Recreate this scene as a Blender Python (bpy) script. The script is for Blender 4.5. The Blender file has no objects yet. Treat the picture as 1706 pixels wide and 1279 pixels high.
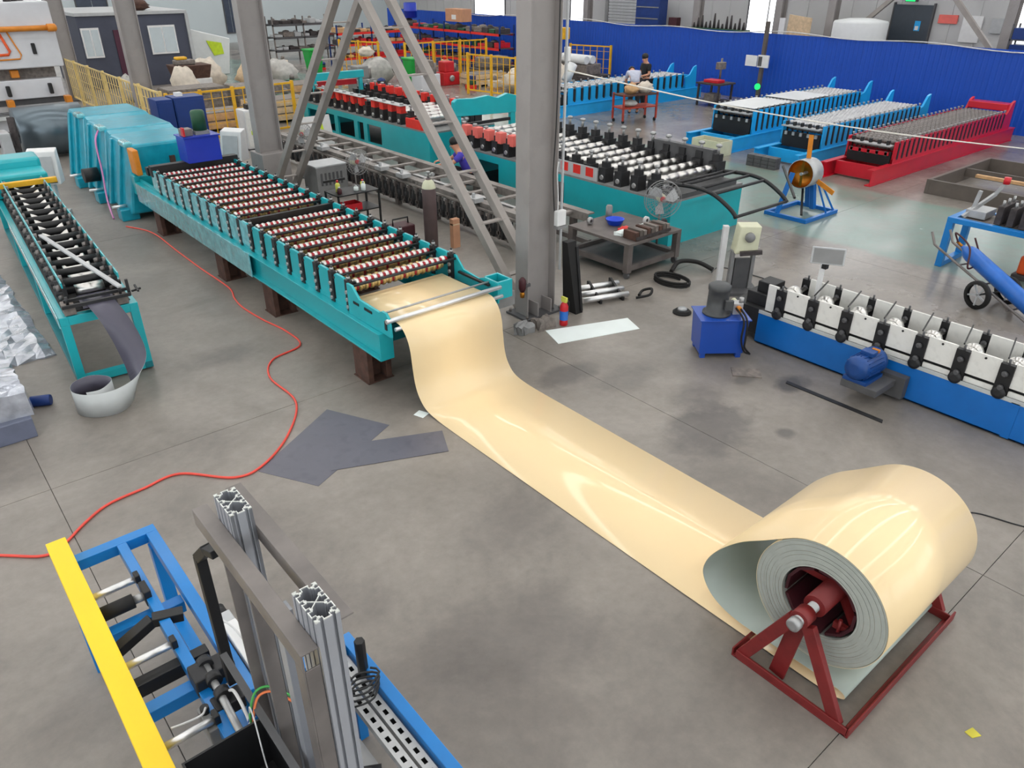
import bpy, math, random
from mathutils import Vector, Matrix
random.seed(7)
SC = bpy.context.scene
COL = SC.collection
PI = math.pi
R = math.radians

# ------------------------------------------------------------------ camera
CAM_H = 4.2
cam_d = bpy.data.cameras.new('camera')
cam_d.sensor_width = 36.0
cam_d.lens = 36.0 * 1250.0 / 1706.0
cam_d.clip_start = 0.05
cam_d.clip_end = 300
cam = bpy.data.objects.new('camera', cam_d)
cam.location = (0, 0, CAM_H)
cam.rotation_euler = (R(90 - 29), 0, R(-40))
COL.objects.link(cam)
SC.camera = cam

# ------------------------------------------------------------------ world, exposure
W = bpy.data.worlds.new('world')
SC.world = W
W.use_nodes = True
W.node_tree.nodes['Background'].inputs[0].default_value = (0.86, 0.93, 1.0, 1)
W.node_tree.nodes['Background'].inputs[1].default_value = 1.0
SC.view_settings.view_transform = 'Standard'
SC.view_settings.look = 'None'
SC.view_settings.gamma = 1.0
SC.view_settings.use_curve_mapping = False
SC.view_settings.exposure = -0.1
SKY_STRENGTH = 9.0      # roof skylight panels
WIN_STRENGTH = 3.0      # window panes

# ------------------------------------------------------------------ materials
def s(r, g, b):
    f = lambda c: (c / 255.0 / 12.92) if c <= 10 else ((c / 255.0 + 0.055) / 1.055) ** 2.4
    return (f(r), f(g), f(b), 1.0)

M = {}
def mat(name, col, rough=0.5, metal=0.0, var=0.12, scale=6.0, bump=0.0, coat=0.0, alpha=1.0, trans=0.0, spec=0.5, wear=None, wear_amt=0.5, rvar=0.03):
    m = bpy.data.materials.new(name)
    m.use_nodes = True
    nt = m.node_tree
    b = nt.nodes['Principled BSDF']
    tc = nt.nodes.new('ShaderNodeTexCoord')
    nz = nt.nodes.new('ShaderNodeTexNoise')
    nz.inputs['Scale'].default_value = scale
    nz.inputs['Detail'].default_value = 6
    nt.links.new(tc.outputs['Object'], nz.inputs['Vector'])
    rp = nt.nodes.new('ShaderNodeMapRange')
    rp.inputs['From Min'].default_value = 0.3
    rp.inputs['From Max'].default_value = 0.7
    rp.inputs['To Min'].default_value = 1 - var
    rp.inputs['To Max'].default_value = 1 + var
    nt.links.new(nz.outputs['Fac'], rp.inputs['Value'])
    mul = nt.nodes.new('ShaderNodeMix')
    mul.data_type = 'RGBA'; mul.blend_type = 'MULTIPLY'
    mul.inputs['Factor'].default_value = 1.0
    mul.inputs[6].default_value = col
    nt.links.new(rp.outputs['Result'], mul.inputs[7])
    last = mul.outputs[2]
    if wear is not None:
        n2 = nt.nodes.new('ShaderNodeTexNoise')
        n2.inputs['Scale'].default_value = scale * 2.3
        n2.inputs['Detail'].default_value = 8
        nt.links.new(tc.outputs['Object'], n2.inputs['Vector'])
        r2 = nt.nodes.new('ShaderNodeMapRange')
        r2.inputs['From Min'].default_value = 0.52
        r2.inputs['From Max'].default_value = 0.68
        r2.inputs['To Max'].default_value = wear_amt
        nt.links.new(n2.outputs['Fac'], r2.inputs['Value'])
        mx = nt.nodes.new('ShaderNodeMix')
        mx.data_type = 'RGBA'
        nt.links.new(r2.outputs['Result'], mx.inputs['Factor'])
        nt.links.new(last, mx.inputs[6])
        mx.inputs[7].default_value = wear
        last = mx.outputs[2]
    nt.links.new(last, b.inputs['Base Color'])
    b.inputs['Metallic'].default_value = metal
    b.inputs['Specular IOR Level'].default_value = spec
    rr = nt.nodes.new('ShaderNodeMapRange')
    rr.inputs['To Min'].default_value = max(0.02, rough - rvar)
    rr.inputs['To Max'].default_value = min(1, rough + rvar)
    nt.links.new(nz.outputs['Fac'], rr.inputs['Value'])
    nt.links.new(rr.outputs['Result'], b.inputs['Roughness'])
    if coat:
        b.inputs['Coat Weight'].default_value = coat
        b.inputs['Coat Roughness'].default_value = 0.12
    if alpha < 1: b.inputs['Alpha'].default_value = alpha
    if trans: b.inputs['Transmission Weight'].default_value = trans
    if bump:
        bp = nt.nodes.new('ShaderNodeBump')
        bp.inputs['Strength'].default_value = bump
        bp.inputs['Distance'].default_value = 0.02
        nt.links.new(nz.outputs['Fac'], bp.inputs['Height'])
        nt.links.new(bp.outputs['Normal'], b.inputs['Normal'])
    M[name] = m
    return m

def emit(name, col, strength):
    m = bpy.data.materials.new(name)
    m.use_nodes = True
    nt = m.node_tree
    nt.nodes.clear()
    o = nt.nodes.new('ShaderNodeOutputMaterial')
    e = nt.nodes.new('ShaderNodeEmission')
    e.inputs[0].default_value = col
    e.inputs[1].default_value = strength
    nt.links.new(e.outputs[0], o.inputs[0])
    M[name] = m
    return m

mat('teal', s(22, 168, 178), 0.36, var=0.07, scale=2.5, coat=0.3)
mat('teal_dark', s(14, 118, 128), 0.45, var=0.1)
mat('teal_film', s(8, 150, 174), 0.32, var=0.14, scale=5, bump=0.5, coat=0.25)
mat('film_clear', s(110, 190, 200), 0.12, var=0.25, scale=9, bump=0.9, coat=1.0)
mat('beige', s(246, 219, 171), 0.45, var=0.012, scale=1.0, coat=0.5)
M['beige'].node_tree.nodes['Principled BSDF'].inputs['Coat Roughness'].default_value = 0.05
mat('coil_back', s(163, 174, 166), 0.4, var=0.03, scale=2, coat=0.15)
mat('coil_edge', s(168, 172, 164), 0.5, var=0.06, scale=20)
mat('oxide_red', s(122, 34, 34), 0.5, var=0.12, scale=4, wear=s(90, 24, 26), wear_amt=0.4)
mat('maroon_dark', s(64, 20, 28), 0.55, var=0.15)
mat('chrome', s(225, 225, 225), 0.31, 0.85, var=0.04)
mat('steel', s(170, 170, 170), 0.34, 0.55, var=0.12, scale=8)
mat('steel_mill', s(122, 116, 113), 0.45, 0.3, var=0.22, scale=5)
mat('galv', s(180, 181, 182), 0.4, 0.35, var=0.1, scale=8)
mat('alu', s(170, 173, 180), 0.32, 0.4, var=0.05, scale=3)
mat('alu_cut', s(226, 228, 224), 0.35, 0.4, var=0.05)
mat('dark_metal', s(46, 46, 48), 0.5, 0.3, var=0.25, scale=8)
mat('black', s(24, 24, 26), 0.5, var=0.2)
mat('red_brown', s(172, 62, 44), 0.5, var=0.12)
mat('coil_dark', s(104, 116, 124), 0.3, 0.6, var=0.12, scale=2)
mat('frame_dirty', s(132, 126, 121), 0.55, 0.15, var=0.25, scale=4, wear=s(92, 86, 82), wear_amt=0.6)
mat('rubber', s(22, 21, 21), 0.75, var=0.2)
mat('gold', s(204, 176, 120), 0.3, 0.7, var=0.1, scale=10)
mat('ring_red', s(158, 26, 40), 0.35, 0.2, var=0.15)
mat('roll_chrome', s(214, 212, 208), 0.285, 1.0, var=0.05)
mat('roll_steel', s(190, 190, 192), 0.32, 0.7, var=0.08)
mat('rust', s(82, 56, 46), 0.8, var=0.35, scale=7, bump=0.3, wear=s(58, 42, 38), wear_amt=0.7)
mat('col_grey', s(147, 142, 140), 0.5, var=0.07, scale=1.6, wear=s(130, 124, 122), wear_amt=0.35)
mat('brace_grey', s(150, 143, 138), 0.5, var=0.1, scale=3)
mat('blue_wall', s(0, 72, 180), 0.5, var=0.05, scale=1.0)
mat('blue_mid', s(4, 120, 196), 0.4, var=0.07, scale=3, coat=0.2)
mat('blue_sky', s(28, 164, 230), 0.4, var=0.08, scale=3, coat=0.2)
mat('blue_dark', s(18, 52, 118), 0.45, var=0.12, scale=3)
mat('blue_royal', s(8, 46, 172), 0.4, var=0.06, scale=3, coat=0.2)
mat('blue_tank', s(14, 70, 166), 0.4, var=0.06, scale=3, coat=0.2)
mat('table_steel', s(98, 91, 88), 0.55, 0.1, var=0.25, scale=5)
mat('blue_motor', s(16, 66, 132), 0.4, var=0.12, scale=8)
mat('blue_cyl', s(26, 102, 192), 0.4, var=0.12, scale=5, coat=0.2)
mat('blue_base', s(4, 104, 186), 0.4, var=0.08, scale=3, coat=0.2)
mat('red_machine', s(196, 18, 42), 0.38, var=0.08, scale=3, coat=0.3)
mat('red_cap', s(222, 46, 36), 0.45, var=0.08)
mat('pink_cap', s(232, 110, 100), 0.5, var=0.08)
mat('red', s(196, 30, 40), 0.4, var=0.1)
mat('yellow', s(250, 208, 20), 0.42, var=0.03, scale=2)
mat('yellow_fence', s(226, 172, 30), 0.5, var=0.12)
mat('cream_fence', s(222, 196, 130), 0.5, var=0.12)
mat('orange', s(214, 132, 36), 0.45, var=0.1)
mat('orange_hot', s(226, 88, 30), 0.5, var=0.1)
mat('hose_red', s(226, 76, 62), 0.4, var=0.06)
mat('wire_green', s(60, 150, 70), 0.5)
mat('wire_orange', s(224, 120, 70), 0.5)
mat('wire_white', s(205, 205, 205), 0.5)
mat('wire_blue', s(60, 110, 190), 0.5)
mat('white', s(222, 222, 222), 0.45, var=0.04)
mat('white_plate', s(226, 225, 220), 0.4, var=0.04, scale=6, wear=s(190, 188, 184), wear_amt=0.25)
mat('press_white', s(205, 207, 212), 0.45, var=0.06, scale=2)
mat('cream', s(206, 206, 178), 0.5, var=0.06)
mat('grey_light', s(178, 180, 182), 0.5, var=0.07)
mat('grey', s(128, 128, 128), 0.5, var=0.1)
mat('grey_dark', s(80, 80, 82), 0.55, var=0.14)
mat('motor_grey', s(64, 66, 68), 0.45, var=0.15, scale=10)
mat('slate', s(96, 96, 106), 0.42, var=0.08, scale=3, wear=s(82, 82, 92), wear_amt=0.5)
mat('strip_dark', s(84, 82, 96), 0.4, var=0.05)
mat('strip_light', s(186, 190, 190), 0.4, var=0.04)
mat('paper', s(226, 234, 232), 0.6, var=0.04, scale=3)
mat('bunk', s(66, 70, 86), 0.55, var=0.1, scale=3)
mat('bunk_door', s(74, 30, 52), 0.5, var=0.1)
mat('purple_shirt', s(74, 64, 176), 0.85, var=0.12, scale=12)
mat('black_shirt', s(26, 28, 32), 0.85, var=0.2, scale=12)
mat('grey_shirt', s(186, 190, 206), 0.85, var=0.08, scale=12)
mat('pants_dark', s(34, 36, 42), 0.85, var=0.2, scale=12)
mat('skin', s(206, 150, 122), 0.6, var=0.06)
mat('hair', s(22, 20, 20), 0.6, var=0.2, scale=30)
mat('lime', s(196, 220, 40), 0.5)
mat('green_bin', s(20, 160, 62), 0.45, var=0.08)
mat('green_dark', s(30, 78, 52), 0.5, var=0.15)
mat('sack', s(206, 196, 182), 0.85, var=0.15, scale=6, bump=0.4)
mat('sack_grey', s(176, 174, 170), 0.8, var=0.18, scale=6, bump=0.4)
mat('wood', s(196, 156, 112), 0.7, var=0.18, scale=9)
mat('wood_pale', s(206, 180, 146), 0.7, var=0.18, scale=9)
mat('cardboard', s(190, 140, 108), 0.75, var=0.08)
mat('brown_cyl', s(92, 76, 76), 0.5, var=0.12, scale=6)
mat('clutter_dark', s(60, 54, 54), 0.65, var=0.4, scale=14)
mat('clutter_mid', s(118, 110, 104), 0.6, var=0.35, scale=12)
mat('brown_frame', s(92, 84, 78), 0.6, var=0.15, scale=4)
mat('brass', s(176, 116, 40), 0.31, 0.85, var=0.2, scale=6)
mat('screen', s(60, 66, 76), 0.25, var=0.1)
mat('wrap', s(176, 180, 190), 0.14, 0.3, var=0.35, scale=6, bump=1.0, coat=0.8)
mat('wrap_side', s(104, 110, 130), 0.35, var=0.12, scale=6, bump=0.3)
mat('wall_white', s(196, 206, 210), 0.8, var=0.03, scale=0.6)
mat('wall_panel', s(190, 190, 190), 0.7, var=0.04, scale=0.8)
mat('roof_panel', s(190, 192, 194), 0.7, var=0.04, scale=0.8)
mat('dark_window', s(70, 78, 92), 0.2, var=0.1)
mat('door_dark', s(58, 66, 76), 0.4, var=0.06)
mat('tank_white', s(214, 216, 216), 0.4, var=0.03)
mat('fan_blade', s(176, 176, 180), 0.4, var=0.05, alpha=0.35)
mat('fan_guard', s(150, 150, 150), 0.4, 0.4)
mat('glass', s(200, 220, 230), 0.1, var=0.03, alpha=0.4)
mat('bottle_yellow', s(206, 206, 90), 0.4, var=0.1)
mat('plastic_blue', s(16, 70, 210), 0.4, var=0.05)
mat('tape', s(226, 222, 212), 0.6, var=0.05)
mat('leaf_yellow', s(196, 186, 60), 0.7)
mat('pink_hose', s(206, 130, 180), 0.4)
emit('skylight', (1.0, 0.985, 0.955, 1), SKY_STRENGTH)
emit('window_day', (0.95, 0.98, 1.0, 1), WIN_STRENGTH)
emit('green_led', (0.02, 1.0, 0.15, 1), 2.0)

# concrete floor: grey slab with stains of its own and a faded green paint area on the right
def floor_mat():
    m = bpy.data.materials.new('concrete'); m.use_nodes = True
    nt = m.node_tree; b = nt.nodes['Principled BSDF']; L = nt.links.new
    geo = nt.nodes.new('ShaderNodeNewGeometry')
    def noise(sc, det, rough=0.6, dist=0.0):
        n = nt.nodes.new('ShaderNodeTexNoise')
        n.inputs['Scale'].default_value = sc; n.inputs['Detail'].default_value = det
        n.inputs['Roughness'].default_value = rough; n.inputs['Distortion'].default_value = dist
        L(geo.outputs['Position'], n.inputs['Vector']); return n.outputs['Fac']
    def mr(v, a, b_, c, d):
        n = nt.nodes.new('ShaderNodeMapRange')
        n.inputs[1].default_value = a; n.inputs[2].default_value = b_; n.inputs[3].default_value = c; n.inputs[4].default_value = d
        L(v, n.inputs[0]); return n.outputs[0]
    def mix(f, a, c, bl='MIX'):
        n = nt.nodes.new('ShaderNodeMix'); n.data_type = 'RGBA'; n.blend_type = bl
        if isinstance(f, float): n.inputs[0].default_value = f
        else: L(f, n.inputs[0])
        for k, v in ((6, a), (7, c)):
            if isinstance(v, tuple): n.inputs[k].default_value = v
            else: L(v, n.inputs[k])
        return n.outputs[2]
    base = mix(mr(noise(0.55, 8, 0.62, 0.4), 0.35, 0.65, 0, 1), s(116, 110, 104), s(148, 141, 134))
    fine = mix(mr(noise(9, 10, 0.7), 0.3, 0.7, 0, 1), (0.86, 0.86, 0.86, 1), (1.08, 1.07, 1.06, 1))
    base = mix(1.0, base, fine, 'MULTIPLY')
    # oil stains with ragged edges, at the places the hall floor has them
    sep = nt.nodes.new('ShaderNodeSeparateXYZ'); L(geo.outputs['Position'], sep.inputs[0])
    def math_(op, a, b_):
        n = nt.nodes.new('ShaderNodeMath'); n.operation = op
        for k, v in ((0, a), (1, b_)):
            if isinstance(v, (int, float)): n.inputs[k].default_value = v
            else: L(v, n.inputs[k])
        return n.outputs[0]
    wob = math_('MULTIPLY', math_('SUBTRACT', noise(2.2, 6, 0.65), 0.5), 1.9)
    for (cx, cy, rx, ry, dark) in ((5.55, 5.55, .42, .25, .5), (6.0, 5.0, .5, .3, .3), (5.85, 3.75, .62, .42, .55), (6.25, 4.2, .45, .35, .35), (6.35, 3.2, .12, .1, .6), (7.35, 3.72, .24, .17, .75),
                                   (2.6, 8.6, .5, .3, .3), (2.5, 2.9, .7, .5, .28), (3.2, 3.9, .6, .5, .2), (1.6, 4.0, .5, .35, .2), (3.1, 10.2, .35, .6, .25), (7.05, 4.15, .22, .1, .5), (5.9, 0.6, .6, .4, .2)):
        dx = math_('DIVIDE', math_('SUBTRACT', sep.outputs[0], cx), rx)
        dy = math_('DIVIDE', math_('SUBTRACT', sep.outputs[1], cy), ry)
        d = math_('ADD', math_('SQRT', math_('ADD', math_('MULTIPLY', dx, dx), math_('MULTIPLY', dy, dy)), 0), wob)
        base = mix(mr(d, 1.15, 0.55, 0, dark), base, s(62, 60, 60))
    gx = mr(math_('ADD', sep.outputs[0], math_('MULTIPLY', noise(1.0, 5), 0.5)), 12.55, 12.75, 0, 1)
    gy = mr(math_('ADD', sep.outputs[0], math_('MULTIPLY', noise(1.0, 5), 0.4)), 16.6, 16.4, 0, 1)
    g = math_('MULTIPLY', math_('MULTIPLY', gx, gy), mr(noise(1.6, 8, 0.7), 0.25, 0.6, 0.35, 0.9))
    base = mix(g, base, s(118, 142, 132))
    L(base, b.inputs['Base Color'])
    rgh = mr(noise(0.8, 8, 0.65), 0.3, 0.7, 0.36, 0.46)
    far = mr(sep.outputs[0], 8.5, 11.5, 0, 0.18)
    L(math_('SUBTRACT', rgh, far), b.inputs['Roughness'])
    bp = nt.nodes.new('ShaderNodeBump'); bp.inputs['Strength'].default_value = 0.12; bp.inputs['Distance'].default_value = 0.01
    L(noise(14, 8), bp.inputs['Height']); L(bp.outputs['Normal'], b.inputs['Normal'])
    M['concrete'] = m
floor_mat()
mat('joint', s(100, 96, 92), 0.9, var=0.2)

# ------------------------------------------------------------------ mesh helpers
class MB:
    def __init__(self):
        self.v = []; self.f = []; self.m = []; self.sm = []
    def add(self, vs, fs, m=0, smooth=False):
        o = len(self.v)
        self.v += [tuple(p) for p in vs]
        for f in fs:
            self.f.append(tuple(o + i for i in f)); self.m.append(m); self.sm.append(smooth)
        return self
    def box(self, x0, y0, z0, x1, y1, z1, m=0):
        vs = [(x0, y0, z0), (x1, y0, z0), (x1, y1, z0), (x0, y1, z0), (x0, y0, z1), (x1, y0, z1), (x1, y1, z1), (x0, y1, z1)]
        return self.add(vs, [(0, 3, 2, 1), (4, 5, 6, 7), (0, 1, 5, 4), (1, 2, 6, 5), (2, 3, 7, 6), (3, 0, 4, 7)], m)
    def cbox(self, c, sz, m=0):
        return self.box(c[0] - sz[0] / 2, c[1] - sz[1] / 2, c[2] - sz[2] / 2, c[0] + sz[0] / 2, c[1] + sz[1] / 2, c[2] + sz[2] / 2, m)
    def hexa(self, bot, top, m=0):      # 4 bottom + 4 top corners, counter-clockwise from above
        return self.add(list(bot) + list(top), [(0, 3, 2, 1), (4, 5, 6, 7), (0, 1, 5, 4), (1, 2, 6, 5), (2, 3, 7, 6), (3, 0, 4, 7)], m)
    def bar(self, p0, p1, w, h, m=0, up=(0, 0, 1)):
        p0 = Vector(p0); p1 = Vector(p1); d = (p1 - p0).normalized(); u = Vector(up)
        if abs(d.dot(u)) > 0.98: u = Vector((0, 1, 0))
        a = d.cross(u).normalized() * (w / 2); b = a.cross(d).normalized() * (h / 2)
        vs = [p0 - a - b, p0 + a - b, p0 + a + b, p0 - a + b, p1 - a - b, p1 + a - b, p1 + a + b, p1 - a + b]
        return self.add(vs, [(0, 1, 2, 3), (7, 6, 5, 4), (0, 4, 5, 1), (1, 5, 6, 2), (2, 6, 7, 3), (3, 7, 4, 0)], m)
    def lathe(self, p0, ax, prof, n=14, m=0, smooth=True, mats=None, caps=True):
        p0 = Vector(p0); ax = Vector(ax).normalized()
        u = Vector((0, 0, 1)) if abs(ax.z) < 0.9 else Vector((1, 0, 0))
        a = ax.cross(u).normalized(); b = ax.cross(a).normalized()
        o = len(self.v); k = len(prof)
        for (t, r) in prof:
            for i in range(n):
                th = 2 * PI * i / n
                self.v.append(tuple(p0 + ax * t + a * (r * math.cos(th)) + b * (r * math.sin(th))))
        for j in range(k - 1):
            for i in range(n):
                i2 = (i + 1) % n
                self.f.append((o + j * n + i, o + j * n + i2, o + (j + 1) * n + i2, o + (j + 1) * n + i))
                self.m.append(mats[j] if mats else m); self.sm.append(smooth)
        if caps:
            if prof[0][1] > 1e-6:
                self.f.append(tuple(o + i for i in range(n))[::-1]); self.m.append(mats[0] if mats else m); self.sm.append(False)
            if prof[-1][1] > 1e-6:
                self.f.append(tuple(o + (k - 1) * n + i for i in range(n))); self.m.append(mats[-1] if mats else m); self.sm.append(False)
        return self
    def cyl(self, p0, p1, r, n=12, m=0, r2=None):
        p0 = Vector(p0); p1 = Vector(p1)
        return self.lathe(p0, p1 - p0, [(0, r), ((p1 - p0).length, r if r2 is None else r2)], n, m)
    def tube(self, pts, r, n=8, m=0, smooth_path=0, closed=False):
        if smooth_path: pts = spline(pts, smooth_path)
        P = [Vector(p) for p in pts]; k = len(P); o = len(self.v)
        prev = None
        for j in range(k):
            d = (P[min(j + 1, k - 1)] - P[max(j - 1, 0)])
            d = d.normalized() if d.length > 1e-9 else Vector((0, 0, 1))
            if prev is None:
                u = Vector((0, 0, 1)) if abs(d.z) < 0.9 else Vector((1, 0, 0))
                a = d.cross(u).normalized()
            else:
                a = (prev - d * prev.dot(d))
                a = a.normalized() if a.length > 1e-6 else d.orthogonal().normalized()
            prev = a; b = d.cross(a).normalized()
            for i in range(n):
                th = 2 * PI * i / n
                self.v.append(tuple(P[j] + a * (r * math.cos(th)) + b * (r * math.sin(th))))
        for j in range(k - 1):
            for i in range(n):
                i2 = (i + 1) % n
                self.f.append((o + j * n + i, o + j * n + i2, o + (j + 1) * n + i2, o + (j + 1) * n + i)); self.m.append(m); self.sm.append(True)
        self.f.append(tuple(o + i for i in range(n))[::-1]); self.m.append(m); self.sm.append(False)
        self.f.append(tuple(o + (k - 1) * n + i for i in range(n))); self.m.append(m); self.sm.append(False)
        return self
    def prism(self, poly, axis, a0, a1, m=0):   # poly in the plane across `axis`: x->(y,z)  y->(x,z)  z->(x,y)
        def pt(p, a): return {'x': (a, p[0], p[1]), 'y': (p[0], a, p[1]), 'z': (p[0], p[1], a)}[axis]
        n = len(poly)
        vs = [pt(p, a0) for p in poly] + [pt(p, a1) for p in poly]
        fs = [tuple(range(n))[::-1], tuple(range(n, 2 * n))] + [(i, (i + 1) % n, n + (i + 1) % n, n + i) for i in range(n)]
        return self.add(vs, fs, m)
    def ribbon(self, path, x0, x1, th, m_top=0, m_bot=1, m_edge=0, smooth=True):   # path of (y,z); top = left of travel
        k = len(path); tops = []; bots = []
        for j in range(k):
            a = Vector(path[max(j - 1, 0)]); b = Vector(path[min(j + 1, k - 1)]); d = (b - a).normalized()
            n = Vector((-d.y, d.x)); p = Vector(path[j])
            tops.append(p + n * th / 2); bots.append(p - n * th / 2)
        o = len(self.v)
        for j in range(k):
            self.v += [(x0, tops[j].x, tops[j].y), (x1, tops[j].x, tops[j].y), (x0, bots[j].x, bots[j].y), (x1, bots[j].x, bots[j].y)]
        for j in range(k - 1):
            q = o + 4 * j; r_ = q + 4
            for f, mm, smm in (((q, q + 1, r_ + 1, r_), m_top, smooth), ((q + 2, r_ + 2, r_ + 3, q + 3), m_bot, smooth), ((q, r_, r_ + 2, q + 2), m_edge, False), ((q + 1, q + 3, r_ + 3, r_ + 1), m_edge, False)):
                self.f.append(f); self.m.append(mm); self.sm.append(smm)
        return self
    def build(self, name, mats, parent=None, bevel=0.0, world=False, kind=None, loc=None, rot=None):
        if not isinstance(mats, (list, tuple)): mats = [mats]
        me = bpy.data.meshes.new(name)
        vs = self.v
        if world and parent is not None:
            lo, rz = ORG[parent.name]
            c, sn = math.cos(-rz), math.sin(-rz)
            vs = [((x - lo[0]) * c - (y - lo[1]) * sn, (x - lo[0]) * sn + (y - lo[1]) * c, z - lo[2]) for x, y, z in vs]
        me.from_pydata(vs, [], self.f)
        for m_ in mats: me.materials.append(M[m_])
        me.polygons.foreach_set('material_index', self.m)
        me.polygons.foreach_set('use_smooth', self.sm)
        me.update()
        ob = bpy.data.objects.new(name, me)
        COL.objects.link(ob)
        if parent is not None: ob.parent = parent
        if loc: ob.location = loc
        if rot: ob.rotation_euler = rot
        if bevel:
            md = ob.modifiers.new('bevel', 'BEVEL'); md.width = bevel; md.segments = 2; md.limit_method = 'ANGLE'; md.angle_limit = R(50)
        if kind: ob['kind'] = kind
        return ob

ORG = {}
def spline(pts, sub=6):
    P = [Vector(p) for p in pts]; out = []
    for i in range(len(P) - 1):
        p0 = P[max(i - 1, 0)]; p1 = P[i]; p2 = P[i + 1]; p3 = P[min(i + 2, len(P) - 1)]
        for k in range(sub):
            t = k / sub
            out.append(0.5 * ((2 * p1) + (p2 - p0) * t + (2 * p0 - 5 * p1 + 4 * p2 - p3) * t * t + (3 * p1 - p0 - 3 * p2 + p3) * t ** 3))
    out.append(P[-1])
    return out
def tag(o, label, cat, group=None):
    o['label'] = label; o['category'] = cat
    if group: o['group'] = group
    return o
def thing(name, label, cat, loc=(0, 0, 0), rotz=0.0, group=None):
    o = bpy.data.objects.new(name, None)
    o.empty_display_size = 0.1
    COL.objects.link(o)
    o.location = loc; o.rotation_euler = (0, 0, rotz)
    ORG[o.name] = (tuple(loc), rotz)
    return tag(o, label, cat, group)
def inst(ob, dx=0, dy=0, dz=0, rot=None, parent=None):     # another copy of a part (and its sub-parts)
    c = ob.copy(); COL.objects.link(c)
    c.location = (ob.location[0] + dx, ob.location[1] + dy, ob.location[2] + dz)
    if rot: c.rotation_euler = rot
    if parent is not None: c.parent = parent
    for ch in list(ob.children):
        d = ch.copy(); COL.objects.link(d); d.parent = c
    return c
def dup(root, loc, rotz=None, label=None):                  # a copy of a whole thing
    c = root.copy(); COL.objects.link(c)
    c.location = loc
    if rotz is not None: c.rotation_euler = (0, 0, rotz)
    if label: c['label'] = label
    ORG[c.name] = (tuple(loc), c.rotation_euler[2])
    for ch in list(root.children):
        d = ch.copy(); COL.objects.link(d); d.parent = c
        for g in list(ch.children):
            e = g.copy(); COL.objects.link(e); e.parent = d
    return c
def struct(o): o['kind'] = 'structure'; return o
def single(mb, name, mats, label, cat, group=None, bevel=0.0, base=None):
    """one-mesh thing, its origin put at the middle of its base"""
    if base is None:
        xs = [v[0] for v in mb.v]; ys = [v[1] for v in mb.v]; zs = [v[2] for v in mb.v]
        base = ((min(xs) + max(xs)) / 2, (min(ys) + max(ys)) / 2, min(zs))
    mb.v = [(x - base[0], y - base[1], z - base[2]) for x, y, z in mb.v]
    o = mb.build(name, mats, None, bevel)
    o.location = base
    return tag(o, label, cat, group)

# ------------------------------------------------------------------ the hall
X0, X1, Y0, Y1, ZC = -9.0, 33.0, -9.0, 52.0, 8.5
fl = struct(MB().box(X0, Y0, -0.3, X1, Y1, -0.012).build('floor', 'joint'))
xj = [X0, -5.6, 0.33, 5.72, 11.9, 18.0, 24.1, X1]
yj = [Y0, -5.0, 1.02, 7.0, 14.4, 21.0, 28.0, 36.0, 44.0, Y1]
for i in range(len(xj) - 1):
    for j in range(len(yj) - 1):
        MB().box(xj[i] + .003, yj[j] + .003, -0.012, xj[i + 1] - .003, yj[j + 1] - .003, 0).build('slab', 'concrete', fl)
struct(MB().box(X0 - .2, Y1, -0.3, X1, Y1 + .2, ZC).build('wall_far', 'wall_white'))
struct(MB().box(X0 - .2, Y0 - .2, -0.3, X0, Y1, ZC).build('wall_left', 'wall_white'))
struct(MB().box(X0, Y0 - .2, -0.3, X1, Y0, ZC).build('wall_near', 'wall_white'))
wr = struct(MB().box(X1, Y0 - .2, -0.3, X1 + .2, Y1 + .2, ZC).build('wall_right', 'wall_panel'))
rib = MB().box(X1 - .03, -.04, 0, X1, .04, ZC).build('rib', 'wall_panel', wr, loc=(0, Y0 + .5, 0))
for k in range(1, 60): inst(rib, 0, k * 1.0, 0)
ce = struct(MB().box(X0 - .2, Y0 - .2, ZC, X1 + .2, Y1 + .2, ZC + .2).build('ceiling', 'roof_panel'))
sky = None
for k in range(14):
    y = -7.0 + k * 4.2
    if sky is None: sky = MB().box(-8, -.26, ZC - .04, 31, .26, ZC - .012).build('skylight', 'skylight', ce, loc=(0, y, 0))
    else: inst(sky, 0, y + 7.0, 0)
# windows: bright daylight panes in dark frames
def window_x(n, y0, y1, z0, z1, nm=2):
    f = MB()
    x = X1 - .06
    f.box(x, y0 - .06, z0 - .06, X1, y1 + .06, z0); f.box(x, y0 - .06, z1, X1, y1 + .06, z1 + .06)
    f.box(x, y0 - .06, z0, X1, y0, z1); f.box(x, y1, z0, X1, y1 + .06, z1)
    w = struct(f.build('window_%d' % n, 'grey_dark'))
    d = (y1 - y0) / nm
    for i in range(nm):
        MB().box(X1 - .03, y0 + i * d + (.03 if i else 0), z0, X1 - .01, y0 + (i + 1) * d, z1).build('pane', 'window_day', w)
def window_y(n, x0, x1, z0, z1, nm=2, pane='window_day'):
    f = MB(); y = Y1 - .06
    f.box(x0 - .06, y, z0 - .06, x1 + .06, Y1, z0); f.box(x0 - .06, y, z1, x1 + .06, Y1, z1 + .06)
    f.box(x0 - .06, y, z0, x0, Y1, z1); f.box(x1, y, z0, x1 + .06, Y1, z1)
    w = struct(f.build('window_%d' % n, 'grey_dark'))
    d = (x1 - x0) / nm
    for i in range(nm):
        MB().box(x0 + i * d + (.03 if i else 0), Y1 - .03, z0, x0 + (i + 1) * d, Y1 - .01, z1).build('pane', pane, w)
window_x(1, 32.9, 34.1, 1.2, 6.5, 3)
window_x(2, 20.9, 22.4, 1.2, 6.5, 2)
window_x(3, 9.6, 11.3, 1.2, 6.5, 2)
window_x(4, 1.0, 3.5, 1.2, 6.5, 3)
window_x(5, 40.0, 43.0, 1.2, 6.5, 3)
window_x(6, 13.0, 18.5, 4.8, 7.4, 5)
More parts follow.
